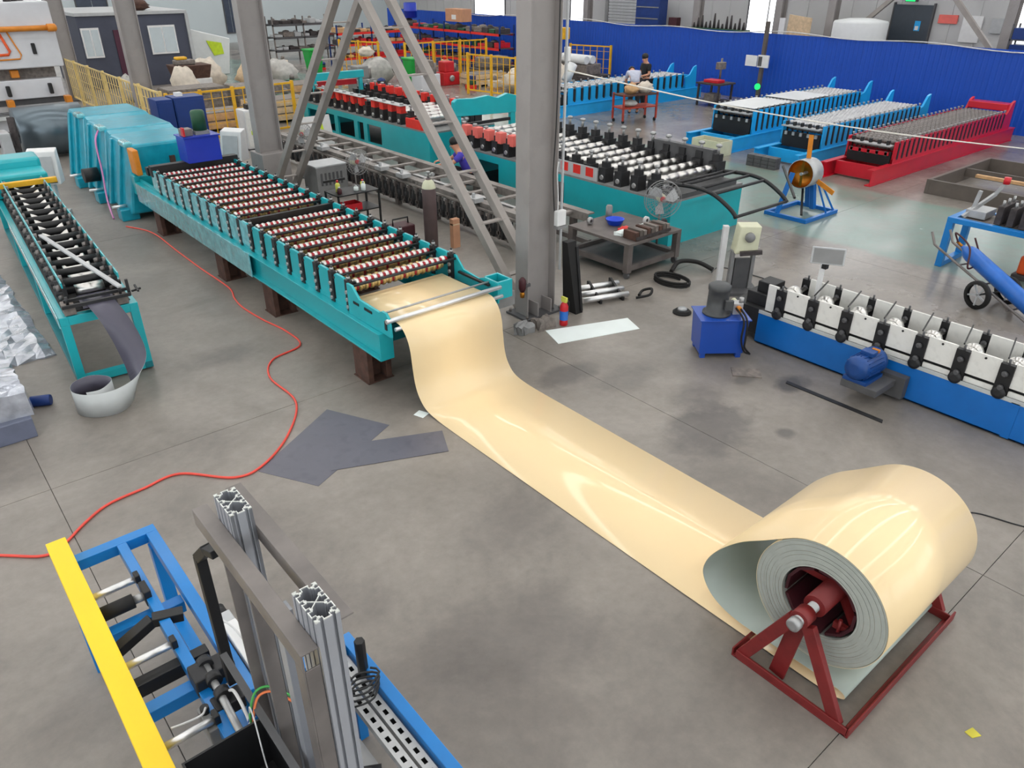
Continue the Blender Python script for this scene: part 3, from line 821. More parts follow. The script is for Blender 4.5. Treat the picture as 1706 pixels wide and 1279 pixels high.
for y in (2.7, 2.58):
    wpart(MB().box(.66, y, .86, .73, y + .06, .96), 'foot_bracket', 'rust', lf, .004)
wpart(MB().box(.60, 1.70, 0, .80, 2.80, .02), 'foot_plate', 'dark_metal', lf)

# black control enclosure
cb = thing('control_enclosure', 'open black steel enclosure beside the aluminium posts of the lifting frame', 'enclosure', (.40, 2.0, 0))
b = MB()
b.box(.21, 2.40, .97, .575, 2.41, 1.28); b.box(.21, 1.5, .97, .22, 2.40, 1.28); b.box(.565, 1.5, .97, .575, 2.40, 1.28); b.box(.22, 1.5, .97, .565, 2.40, .985)
wpart(b, 'box', 'black', cb)
wpart(MB().box(.55, 1.5, 1.28, .583, 2.86, 1.288), 'rim', 'grey_dark', cb)
wpart(MB().box(.28, 2.15, .985, .42, 2.3, 1.12), 'inverter', 'dark_metal', cb, .006)
wpart(MB().box(.45, 2.0, .985, .53, 2.2, 1.1), 'terminal_block', 'blue_dark', cb, .006)
wpart(MB().box(.24, 1.9, .0, .42, 1.94, .97), 'leg_plate', 'black', cb)
def wire(pts, r_, m_, label): return single(MB().tube(pts, r_, 6, 0, 6), 'wire', m_, label, 'wire')
wire([(.525, 2.44, 1.20), (.53, 2.46, 1.27), (.58, 2.50, 1.335), (.637, 2.49, 1.345), (.685, 2.44, 1.32), (.73, 2.37, 1.28), (.752, 2.31, 1.25)], .006, 'wire_green', 'green wire arching from the drive shaft to the aluminium post')
wire([(.53, 2.43, 1.19), (.537, 2.445, 1.255), (.583, 2.485, 1.315), (.638, 2.475, 1.325), (.683, 2.425, 1.30), (.726, 2.355, 1.26), (.748, 2.295, 1.23)], .006, 'wire_orange', 'orange wire arching beside the green one to the aluminium post')
wire([(.56, 2.9, .99), (.555, 2.78, 1.10), (.55, 2.66, 1.12), (.545, 2.56, 1.08), (.54, 2.48, 1.0)], .008, 'wire_white', 'bundle of white wires hanging by the drive shaft of the roller table')
wire([(.535, 2.50, 1.12), (.53, 2.44, 1.34), (.52, 2.36, 1.34), (.50, 2.26, 1.2), (.49, 2.18, 1.1)], .0035, 'wire_white', 'single thin white wire drooping into the black enclosure')
wire([(.538, 2.62, 1.0), (.542, 2.55, 1.14), (.56, 2.5, 1.19)], .0035, 'wire_blue', 'short blue wire among the white bundle by the drive shaft')
wire([(.26, 2.9, .955), (.33, 2.87, .97), (.40, 2.86, .975), (.43, 2.89, .975)], .006, 'wire_white', 'white cable lying over the chrome cross roller next to the black enclosure')

# blue side frame with perforated rails, right of the posts
sf = thing('side_conveyor', 'low blue side frame with two perforated galvanised rails beside the aluminium posts', 'machine', (1.13, 2.2, 0))
wpart(MB().box(1.205, 1.2, .76, 1.27, 2.98, .85), 'side_rail', 'blue_mid', sf, .004)
wpart(MB().box(.95, 2.90, .76, 1.205, 2.98, .85), 'end_rail', 'blue_mid', sf, .004)
for x, y in ((1.21, 2.9), (.96, 2.9), (1.21, 1.3)):
    wpart(MB().box(x, y, 0, x + .06, y + .06, .76), 'leg', 'blue_mid', sf, .004)
def perf(x0):
    b = MB(); w = .058; y0, y1 = 1.3, 2.88
    n = 22; d = (y1 - y0) / n
    b.box(x0, y0, .80, x0 + .018, y1, .803); b.box(x0 + .04, y0, .80, x0 + w, y1, .803)
    for i in range(n + 1): b.box(x0 + .018, y0 + i * d - .018, .80, x0 + .04, y0 + i * d + .018, .803)
    b.box(x0, y0, .755, x0 + .003, y1, .80); b.box(x0 + w - .003, y0, .755, x0 + w, y1, .80)
    b.box(x0 + .003, y0, .755, x0 + w - .003, y1, .757, 1)
    return b
for x0 in (1.06, 1.135): wpart(perf(x0), 'perforated_rail', ['galv', 'black'], sf)
wpart(MB().box(.86, 1.7, .60, 1.04, 2.5, .606), 'floor_plate', 'galv', sf)
wpart(MB().box(.84, 1.6, 0, .86, 2.9, .60), 'side_web', 'dark_metal', sf)
wpart(MB().cyl((1.2, 2.70, .80), (1.2, 2.70, 1.06), .03, 6), 'black_post', 'black', sf, .003)
wpart(MB().cyl((.92, 2.35, .62), (1.04, 2.28, .62), .014, 10), 'stub_shaft', 'dark_metal', sf)
b = MB()
for i in range(7): b.box(.79 + .0, 2.36 + i * .022, .80, .87, 2.37 + i * .022, .90)
b.box(.79, 2.36, .80, .87, 2.50, .85)
wpart(b, 'finned_motor', 'galv', sf)
wpart(MB().cyl((.83, 2.50, .84), (.83, 2.66, .84), .028, 14), 'cylinder_rod', 'chrome', sf)
wpart(MB().box(.785, 2.2, .0, .84, 2.3, .8), 'motor_stand', 'dark_metal', sf)
cabl = [(1.12 + .085 * math.cos(a) + .012 * math.sin(3.1 * a), 2.55 + .06 * math.sin(a), .82 + .0025 * k) for k, a in enumerate([i * .42 for i in range(62)])]
single(MB().tube(cabl, .006, 6), 'cable_coil', 'black', 'coil of thin black cable lying on the perforated rails', 'cable')

# ------------------------------------------------------------------ second teal former on the left, dark strip hanging out
t2 = thing('roll_forming_machine', 'narrow teal roll former with a dark grey strip hanging from its end', 'machine', (1.43, 8.9, 0), R(-3.5))
L2 = 7.2
for x in (-.40, .32):
    MB().box(x, 0, .75, x + .09, L2, .85).build('top_rail', 'teal', t2, .004)
    MB().box(x, 0, .02, x + .09, L2, .10).build('bottom_rail', 'teal_dark', t2, .004)
    for y in (0, 2.3, 4.6, 7.0):
        MB().box(x, y, .10, x + .09, y + .09, .75).build('leg', 'teal', t2, .004)
MB().box(-.31, 0, .75, .32, .09, .85).build('front_rail', 'teal', t2, .004)
MB().box(-.31, 0, .02, .32, .09, .11).build('front_rail', 'teal', t2, .004)
for y in (2.3, 4.6, 7.0): MB().box(-.31, y, .75, .32, y + .09, .84).build('cross_rail', 'teal_dark', t2)
MB().box(-.33, .12, .845, .36, L2, .86).build('bed_plate', 'black', t2)
N2, P2 = 18, .375
def side_stand():
    b = MB()
    b.box(-.02, -.12, .86, .02, .12, 1.10, 0); b.cyl((0, 0, 1.10), (0, 0, 1.19), .02, 8, 1)
    b.lathe((-.07, 0, .95), (1, 0, 0), [(0, .03), (.05, .04)], 10, 1); b.lathe((-.07, 0, 1.05), (1, 0, 0), [(0, .03), (.05, .04)], 10, 1)
    return b
for x in (-.24, .29):
    s0 = side_stand().build('stand', ['dark_metal', 'steel_mill'], t2, loc=(x, .42, 0))
    for k in range(1, N2): inst(s0, 0, k * P2, 0)
    MB().box(x - (.03 if x < 0 else -.015), .2, 1.11, x - (.015 if x < 0 else -.03), L2 - .1, 1.17).build('top_strip', 'teal', t2)
def flower(k):
    r = .066
    sh = [[(0, r), (.3, r)], [(0, r * 1.1), (.03, r * 1.1), (.05, r * .8), (.25, r * .8), (.27, r * 1.1), (.3, r * 1.1)], [(0, r * 1.5), (.04, r * 1.2), (.09, r * .7), (.21, r * .7), (.26, r * 1.2), (.3, r * 1.5)]][k]
    prof = [(-.2, .03)] + [(-.001, .03)] + sh + [(.301, .03), (.48, .03)]
    mats = [1, 1] + [0] * (len(sh) - 1) + [1, 1]
    return MB().lathe((-.13, 0, 0), (1, 0, 0), prof, 16, mats=mats)
fl_ob = [None, None, None]
for k in range(N2):
    kind = 0 if k < 2 else (1 if k < 6 else 2)
    y = .42 + k * P2
    if fl_ob[kind] is None: fl_ob[kind] = flower(kind).build('roller', ['roll_chrome', 'black'], t2, loc=(0, y, .985))
    else: inst(fl_ob[kind], 0, y - fl_ob[kind].location[1], 0)
sh0 = MB().cyl((-.3, 0, 0), (.35, 0, 0), .05, 10).build('shaft', 'black', t2, loc=(0, .42 + P2 / 2, 1.03))
for k in range(1, N2): inst(sh0, 0, k * P2, 0)
MB().box(-.14, -.06, .93, .2, .36, .94).build('feed_table', 'strip_dark', t2)
MB().bar((-.34, -.02, .97), (.36, -.02, .97), .035, .035).build('guide_bar', 'dark_metal', t2)
MB().bar((-.3, .12, .99), (.36, .12, .99), .03, .03).build('guide_bar', 'dark_metal', t2)
for x in (-.27, .27):
    MB().box(x - .06, .0, .86, x + .06, .2, .97).build('guide_block', 'clutter_mid', t2, .008)
    MB().cyl((x, .05, .97), (x, .05, 1.06), .015, 8).build('clamp_screw', 'dark_metal', t2)
MB().bar((.38, -.02, 1.0), (.48, .02, 1.0), .02, .02).bar((.44, -.06, 1.0), (.44, .1, 1.02), .02, .02).bar((.36, .06, .93), (.36, .06, 1.12), .03, .03).build('hand_lever', 'dark_metal', t2)
MB().box(-.415, .0, .74, -.405, 4.4, .86).build('film', 'film_clear', t2)
single(MB().bar((1.62, 8.45, 1.225), (1.36, 10.95, 1.23), .05, .02), 'flat_profile', 'grey_light', 'pale bluish flat bar laid diagonally along the narrow teal former', 'bar')
# yellow bar and teal end housing of that machine, far end
MB().box(-.5, 5.55, 1.1, .5, 5.65, 1.18).build('yellow_bar', 'yellow_fence', t2, .005)
MB().box(-.55, 5.9, .86, .42, 6.5, 1.22).build('shear_housing', 'teal', t2, .04)
MB().box(-.55, 6.5, 1.0, .42, 7.1, 1.36).build('shear_cover', 'teal', t2, .05)
MB().box(-.1, 5.86, 1.0, .25, 5.9, 1.06).build('blade', 'steel', t2)

# hanging strip that twists into a loop on the floor
def loft(cs, ws, hw, th, sub=6):
    C = spline(cs, sub); Wd = spline(ws, sub); b = MB(); k = len(C); o = 0
    rows = []
    for j in range(k):
        d = (C[min(j + 1, k - 1)] - C[max(j - 1, 0)]).normalized(); w = Wd[j].normalized(); n = d.cross(w).normalized()
        rows.append([C[j] - w * hw + n * th, C[j] + w * hw + n * th, C[j] - w * hw - n * th, C[j] + w * hw - n * th])
    for r_ in rows: b.v += [tuple(p) for p in r_]
    for j in range(k - 1):
        q, r_ = 4 * j, 4 * j + 4
        for f, mm in (((q, q + 1, r_ + 1, r_), 0), ((q + 2, r_ + 2, r_ + 3, q + 3), 1), ((q, r_, r_ + 2, q + 2), 1), ((q + 1, q + 3, r_ + 3, r_ + 1), 1)):
            b.f.append(f); b.m.append(mm); b.sm.append(mm == 0 or True)
    return b
cs = [(1.47, 9.15, .955), (1.47, 8.9, .955), (1.48, 8.74, .93), (1.52, 8.58, .80), (1.56, 8.46, .58), (1.56, 8.34, .36), (1.46, 8.14, .2), (1.24, 8.02, .15), (1.0, 8.08, .142), (.87, 8.27, .142), (.92, 8.48, .142), (1.10, 8.55, .142), (1.25, 8.42, .142), (1.26, 8.28, .142), (1.12, 8.14, .142), (.98, 8.16, .142)]
ws = [(1, 0, 0), (1, 0, 0), (1, 0, 0), (1, -.05, 0), (.95, -.3, .15), (.75, -.35, .55), (.3, -.15, .95), (.05, 0, 1), (0, 0, 1), (0, 0, 1), (0, 0, 1), (0, 0, 1), (0, 0, 1), (0, 0, 1), (0, 0, 1), (0, 0, 1)]
sl = loft([Vector(c) for c in cs], [Vector(w) for w in ws], .139, .0012, 8)
sl.m = [1 - m_ for m_ in sl.m]
single(sl, 'steel_strip', ['strip_light', 'strip_dark'], 'dark grey steel strip hanging from the teal former into a loose loop', 'strip')

# wrapped pack on the left edge and a blue hand roll
pk = thing('wrapped_pack', 'stack of material wrapped in shiny silver film at the floor edge', 'package', (.0, 8.6, 0))
def crumple(x0, y0, z0, x1, y1, z1, amp, nx=10, ny=18):
    b = MB(); idx = {}
    for i in range(nx + 1):
        for j in range(ny + 1):
            e = (i in (0, nx)) or (j in (0, ny))
            idx[i, j] = len(b.v)
            b.v.append((x0 + (x1 - x0) * i / nx + random.uniform(-amp, amp), y0 + (y1 - y0) * j / ny + random.uniform(-amp, amp), z1 + random.uniform(-amp, amp) - (.03 if e else 0)))
    for i in range(nx):
        for j in range(ny):
            b.f.append((idx[i, j], idx[i + 1, j], idx[i + 1, j + 1], idx[i, j + 1])); b.m.append(0); b.sm.append(False)
    rim = [idx[i, 0] for i in range(nx + 1)] + [idx[nx, j] for j in range(1, ny + 1)] + [idx[i, ny] for i in range(nx - 1, -1, -1)] + [idx[0, j] for j in range(ny - 1, 0, -1)]
    o = len(b.v)
    for r_ in rim:
        v = b.v[r_]; b.v.append((v[0] + random.uniform(-amp, amp), v[1], z0))
    n = len(rim)
    for i in range(n):
        b.f.append((rim[i], o + i, o + (i + 1) % n, rim[(i + 1) % n])); b.m.append(0); b.sm.append(False)
    return b
wpart(crumple(-.9, 8.15, .22, .46, 9.5, .52, .02), 'film_cover', 'wrap', pk)
wpart(MB().box(-.95, 8.08, .0, .44, 9.5, .22), 'base', 'wrap_side', pk, .01)
hr = thing('blue_roll', 'short dark blue roll lying on the floor beside the film-wrapped stack', 'roll', (.6, 8.75, 0))
MB().lathe((-.08, .04, .06), (.9, -.42, 0), [(0, .055), (.01, .06), (.19, .06), (.2, .055)], 18).build('body', 'blue_dark', hr)
MB().lathe((-.085, .0425, .06), (.9, -.42, 0), [(0, .03), (.005, .03)], 14).build('end_cap', 'black', hr)
ck = thing('plastic_film', 'loose crumpled clear plastic film on the floor along the narrow teal former', 'film', (.55, 11.6, 0))
wpart(crumple(.1, 10.0, 0, 1.0, 13.6, .05, .025, 9, 26), 'sheet', 'wrap', ck)

# ------------------------------------------------------------------ right: C-purlin former with white plates
rm = thing('roll_forming_machine', 'roll former with white side plates on a blue beam base', 'machine', (8.3, 2.0, 0))
YR0, YR1 = -1.6, 4.66
for x in (7.96, 8.60):
    b = MB().box(x, YR0, .02, x + .012, YR1, .42); b.box(x, YR0, .41, x + .1, YR1, .425); b.box(x, YR0, .02, x + .1, YR1, .035)
    wpart(b, 'base_beam', 'blue_base', rm, .002)
wpart(MB().box(8.06, YR1 - .012, .02, 8.6, YR1, .42), 'end_plate', 'blue_base', rm)
wpart(MB().box(7.955, 1.66, .02, 7.965, 1.74, .42), 'splice_plate', 'blue_base', rm)
wpart(MB().box(7.96, YR0, .425, 8.70, YR1, .44), 'bed_plate', 'grey_dark', rm)
wpart(MB().box(7.955, YR0, .41, 7.97, YR1, .45), 'bed_edge', 'strip_light', rm)
NR, PR, YRS = 14, .422, 4.20
pl0 = MB().box(-.012, -.145, .535, .012, .145, .80).build('side_plate', 'white_plate', rm, .004, loc=(8.0 - 8.3, YRS - 2.0, 0))
pl0['label'] = 'white side plate'
bolt = MB().cyl((-.02, 0, .765), (-.012, 0, .765), .012, 8).build('bolt', 'black', pl0)
bk0 = MB().box(-.012, -.165, .46, .012, .165, .80).build('back_plate', 'white_plate', rm, .004, loc=(8.55 - 8.3, YRS - 2.0, 0))
lw0 = MB().box(-.014, -.14, .445, .012, .14, .50).build('lower_plate', 'white_plate', rm, .004, loc=(8.0 - 8.3, YRS - 2.0, 0))
def tower():
    b = MB(); b.box(-.03, -.066, .44, .03, .066, .775, 0)
    for z in (.53, .68): b.lathe((-.075, 0, z), (1, 0, 0), [(0, .02), (.025, .034)], 10, 1)
    b.cyl((-.01, 0, .77), (-.01, 0, .83), .012, 8, 1)
    return b
tw0 = tower().build('bearing_tower', ['black', 'grey_dark'], rm, loc=(8.0 - 8.3, YRS + PR / 2 - 2.0, 0))
tb0 = tower().build('bearing_tower', ['black', 'grey_dark'], rm, loc=(8.58 - 8.3, YRS + PR / 2 - 2.0, 0))
sp0 = MB().lathe((-.07, 0, .47), (1, 0, 0), [(0, .03), (.01, .065), (.03, .065), (.04, .03)], 16).build('sprocket', 'dark_metal', rm, loc=(8.0 - 8.3, YRS + PR / 2 - 2.0, 0))
rl0 = MB().lathe((-.26, 0, .66), (1, 0, 0), [(0, .03), (.12, .03), (.121, .085), (.17, .085), (.175, .06), (.2, .06), (.205, .1), (.26, .1), (.261, .03), (.56, .03)], 18).build('forming_roll', 'roll_chrome', rm, loc=(0, YRS + PR / 2 - 2.0, 0))
rod0 = MB().bar((-.27, -.18, .82), (.24, -.06, .84), .014, .014).build('link_rod', 'black', rm, loc=(0, YRS - 2.0, 0))
for k in range(1, NR):
    for o in (pl0, bk0, lw0, tw0, tb0, sp0, rl0, rod0): inst(o, 0, -k * PR, 0)
wpart(MB().box(8.03, YR0, .44, 8.04, 4.6, .56), 'chain_guard_gap_shade', 'black', rm)  # black strip added to paint the shaded gap below the side plates
wpart(MB().box(8.06, YR0, .44, 8.50, 4.5, .47), 'oil_tray', 'black', rm)
wpart(MB().box(7.985, 4.46, .46, 8.01, 4.60, .80), 'side_plate', 'white_plate', rm, .004)
wpart(MB().box(8.1, 4.55, .44, 8.45, 4.95, .60), 'entry_block', 'dark_metal', rm, .01)
wpart(MB().box(8.15, 4.62, .60, 8.4, 4.85, .74), 'entry_guide', 'black', rm, .01)
wpart(MB().box(8.0, 4.66, .1, 8.55, 5.1, .44), 'entry_stand', 'dark_metal', rm)
# motor on a bracket
wpart(MB().box(7.42, 2.82, .18, 7.95, 3.22, .26), 'motor_bracket', 'grey_dark', rm, .005)
wpart(MB().box(7.85, 2.72, .05, 7.955, 3.3, .30), 'bracket_plate', 'grey_dark', rm)
mo = wpart(MB().lathe((7.40, 3.10, .42), (1, -.05, 0), [(0, .06), (.02, .12), (.06, .135), (.36, .135), (.37, .15), (.42, .15), (.43, .11), (.5, .1)], 24), 'motor', 'blue_motor', rm)
b = MB()
for i in range(20):
    a = 2 * PI * i / 20
    b.bar((7.48, 3.095 + .138 * math.cos(a), .42 + .138 * math.sin(a)), (7.75, 3.08 + .138 * math.cos(a), .42 + .138 * math.sin(a)), .006, .018, up=(0, math.cos(a), math.sin(a)))
mf2 = b.build('cooling_fins', 'blue_motor', mo); mf2.location = (-0, 0, 0)
mf2['kind'] = 'stuff'
lo_, _ = ORG[rm.name]
mf2.location = (-lo_[0], -lo_[1], -lo_[2])
wpart(MB().box(7.55, 3.0, .55, 7.66, 3.14, .60), 'terminal_box', 'blue_motor', rm, .006)
wpart(MB().box(7.72, 3.02, .545, 7.76, 3.1, .575), 'name_plate', 'orange', rm)
wpart(MB().box(7.44, 2.95, .26, 7.8, 3.22, .30), 'motor_foot', 'blue_motor', rm)
# control panel on a post
cp = thing('control_pedestal', 'grey control panel on a white post rising from the white plated former', 'control panel', (8.44, 4.2, .44))
MB().box(-.025, -.025, 0, .025, .025, .62).build('post', 'white', cp, .003)
pn = MB().box(-.19, -.03, -.10, .19, .03, .10).build('panel', 'grey_light', cp, .008, loc=(0, -.04, .74), rot=(R(-12), 0, R(-58)))
MB().box(-.17, -.034, -.085, .17, -.03, .085).build('face', 'grey', pn)
MB().box(-.03, -.06, .58, .03, .0, .68).build('bracket', 'black', cp)
# blue hydraulic station in front of it
hy = thing('hydraulic_unit', 'royal blue hydraulic tank with an upright dark motor, beside the white plated former', 'hydraulic unit', (7.38, 4.82, 0), R(-38))
MB().hexa([(-.27, -.2, .06), (.27, -.2, .06), (.27, .2, .06), (-.27, .2, .06)], [(-.29, -.215, .50), (.29, -.215, .50), (.29, .215, .50), (-.29, .215, .50)]).build('tank', 'blue_tank', hy, .006)
MB().box(-.31, -.235, .50, .31, .235, .515).build('lid', 'blue_tank', hy, .003)
for x in (-.25, .19):
    for y in (-.19, .13): MB().box(x, y, 0, x + .06, y + .06, .06).build('foot', 'blue_tank', hy)
MB().lathe((-.06, .0, .515), (0, 0, 1), [(0, .17), (.025, .17), (.03, .13), (.30, .125), (.31, .135), (.36, .135), (.38, .11), (.385, .0)], 24).build('motor', 'motor_grey', hy)
MB().box(-.02, -.175, .62, .08, -.12, .74).build('terminal_box', 'motor_grey', hy, .005)
MB().box(.12, -.06, .515, .24, .06, .66).build('valve_block', 'galv', hy, .006)
MB().cyl((.18, -.12, .60), (.18, -.04, .60), .035, 12).build('solenoid', 'orange', hy)
MB().cyl((.18, .06, .62), (.18, .14, .62), .035, 12).build('solenoid', 'cream', hy)
MB().cyl((.22, -.02, .66), (.22, -.02, .72), .028, 12).build('gauge', 'steel', hy)
for k in range(2):
    MB().tube([(.14 + .05 * k, -.1, .62), (.2 + .04 * k, -.26, .52), (.2 + .05 * k, -.27, .28), (.26, -.26, .12 + .05 * k), (.36, -.2, .05)], .012, 8, 0, 6).build('hose', 'rubber', hy)
# ------------------------------------------------------------------ film wrapped teal shear housing behind the main former
sh = thing('shear_housing', 'bulky teal cutting unit wrapped in shiny film at the rear of the main former', 'machine', (4.3, 17.5, 0))
for k, (y0, y1, zt) in enumerate(((15.25, 16.75, 1.36), (16.85, 18.35, 1.42), (18.45, 19.9, 1.46))):
    bt = [(3.45, y0, .12), (5.25, y0, .12), (5.25, y1, .12), (3.45, y1, .12)]
    tp = [(3.72, y0 + .05, zt), (5.0, y0 + .05, zt), (5.0, y1 - .05, zt), (3.72, y1 - .05, zt)]
    wpart(MB().hexa(bt, tp), 'housing', 'teal_film', sh, .05)
    wpart(MB().box(3.62, y0 + .1, zt - .05, 3.78, y0 + .5, zt + .05), 'corner_cap', 'film_clear', sh, .03)
    wpart(MB().box(3.3, y0 + .1, 0, 3.62, y0 + .4, .22), 'foot', 'teal_film', sh, .02)
    wpart(MB().cyl((3.2, y0 + .25, .26), (3.46, y0 + .25, .26), .03, 10), 'stay_rod', 'chrome', sh)
    for yb in (y0 + .55, y1 - .35):
        wpart(MB().hexa([(3.38, yb, .1), (3.5, yb, .1), (3.5, yb + .12, .1), (3.38, yb + .12, .1)], [(3.66, yb, zt - .04), (3.76, yb, zt - .04), (3.76, yb + .12, zt - .04), (3.66, yb + .12, zt - .04)]), 'buttress', 'teal_film', sh, .02)
    wpart(MB().box(5.25, y0, 0, 5.35, y1, .3), 'foot', 'teal_dark', sh)
wpart(MB().hexa([(3.5, 16.74, .14), (5.22, 16.74, .14), (5.22, 16.86, .14), (3.5, 16.86, .14)], [(3.74, 16.70, 1.35), (4.98, 16.70, 1.35), (4.98, 16.90, 1.40), (3.74, 16.90, 1.40)]), 'connector', 'teal_film', sh)
wpart(MB().hexa([(3.5, 18.34, .14), (5.22, 18.34, .14), (5.22, 18.46, .14), (3.5, 18.46, .14)], [(3.74, 18.30, 1.41), (4.98, 18.30, 1.41), (4.98, 18.50, 1.45), (3.74, 18.50, 1.45)]), 'connector', 'teal_film', sh)
wpart(MB().cyl((3.22, 17.4, .5), (3.5, 17.4, .5), .14, 16), 'motor', 'black', sh)
wpart(MB().box(4.35, 15.24, .9, 4.45, 15.28, 1.1), 'red_label', 'rust', sh)
wpart(MB().box(3.62, 14.85, .9, 3.72, 15.2, 1.35), 'wooden_block', 'orange', sh, .02)
wpart(MB().box(3.75, 15.18, .75, 5.1, 15.24, .8), 'trim_bar', 'brass', sh)
wpart(MB().box(3.6, 15.07, .5, 5.2, 15.3, .86), 'transfer_bed', 'teal', sh, .02)
single(MB().tube([(3.62, 17.0, 1.40), (3.50, 16.9, 1.2), (3.42, 16.6, .7), (3.3, 16.2, .25), (3.2, 15.6, .03)], .018, 8, 0, 6), 'hose', 'pink_hose', 'pink hose running down the side of the film-wrapped teal housing', 'hose')
# blue hydraulic tank on the rear end of the main former
ht = thing('hydraulic_unit', 'royal blue hydraulic tank standing on the rear end of the main teal former', 'hydraulic unit', (4.55, 14.05, 1.2))
MB().box(-.3, -.2, 0, .3, .25, .42).build('tank', 'blue_royal', ht, .01)
MB().box(-.32, -.22, .42, .32, .27, .44).build('lid', 'blue_royal', ht)
MB().box(-.05, -.08, .44, .2, .17, .50).build('motor_base', 'grey', ht)
MB().lathe((.08, .04, .50), (0, 0, 1), [(0, .12), (.3, .12), (.33, .1), (.34, 0)], 18).build('motor', 'green_dark', ht)
MB().box(-.28, -.1, .44, -.1, .1, .56).build('valve_block', 'steel_mill', ht, .01)
MB().box(-.3, -.21, .46, -.27, -.1, .6).build('gauge', 'red', ht)
# dark blue cabinet behind
dbc = thing('electrical_cabinet', 'pair of dark blue steel cabinets standing behind the wrapped teal housing', 'cabinet', (6.05, 19.9, 0))
MB().box(-.5, -.3, 0, -.12, .3, 1.48).build('cabinet_body', 'blue_dark', dbc, .01)
MB().box(-.1, -.3, 0, .62, .3, 1.5).build('cabinet_body', 'blue_dark', dbc, .01)
MB().box(-.08, -.315, .08, .6, -.3, 1.44).build('door', 'blue_dark', dbc, .004)
MB().box(-.48, -.315, .08, -.14, -.3, 1.42).build('door', 'blue_dark', dbc, .004)
MB().box(.5, -.335, .7, .53, -.315, .85).build('handle', 'black', dbc)
MB().box(.05, -.1, 1.5, .2, .1, 1.58).build('top_box', 'white', dbc)
# white operator consoles
def console(loc, rz, label):
    t = thing('operator_console', label, 'console', loc, rz)
    MB().box(-.22, -.15, 0, .22, .2, .08).build('foot', 'grey_light', t, .01)
    MB().box(-.1, -.05, .08, .1, .12, .7).build('pedestal', 'white', t, .01)
    p = MB().hexa([(-.25, -.12, .62), (.25, -.12, .62), (.25, .2, .62), (-.25, .2, .62)], [(-.25, .02, 1.2), (.25, .02, 1.2), (.25, .2, 1.25), (-.25, .2, 1.25)]).build('panel_box', 'white', t, .015)
    MB().add([(-.18, -.105, .72), (.18, -.105, .72), (.18, -.01, 1.12), (-.18, -.01, 1.12)], [(0, 1, 2, 3)]).build('screen', 'grey_light', t, loc=(0, -.012, 0))
    MB().box(-.2, -.14, .66, .2, -.115, .69).build('button_strip', 'black', t)
    return t
console((5.95, 16.3, 0), R(-55), 'white operator console beside the blue hydraulic tank and the second column')
console((2.45, 16.6, 0), R(-25), 'white operator console at the far end of the narrow teal former')
wc = thing('white_cabinet', 'white cabinet with a red and green sticker in the aisle behind the second column', 'cabinet', (7.95, 20.1, 0))
MB().box(-.26, -.25, .05, .26, .25, 1.0).build('body', 'white', wc, .01)
MB().box(-.24, -.262, .1, .24, -.25, .96).build('door', 'white_plate', wc, .004)
MB().box(-.26, -.25, 0, .26, .25, .05).build('plinth', 'grey_dark', wc)
MB().box(.05, -.27, .5, .16, -.262, .8).build('sticker', 'red', wc)
MB().box(-.14, -.27, .4, -.06, -.262, .5).build('sticker', 'lime', wc)
MB().box(-.1, -.1, 1.0, .2, .12, 1.12).build('tool_tray', 'black', wc, .01)

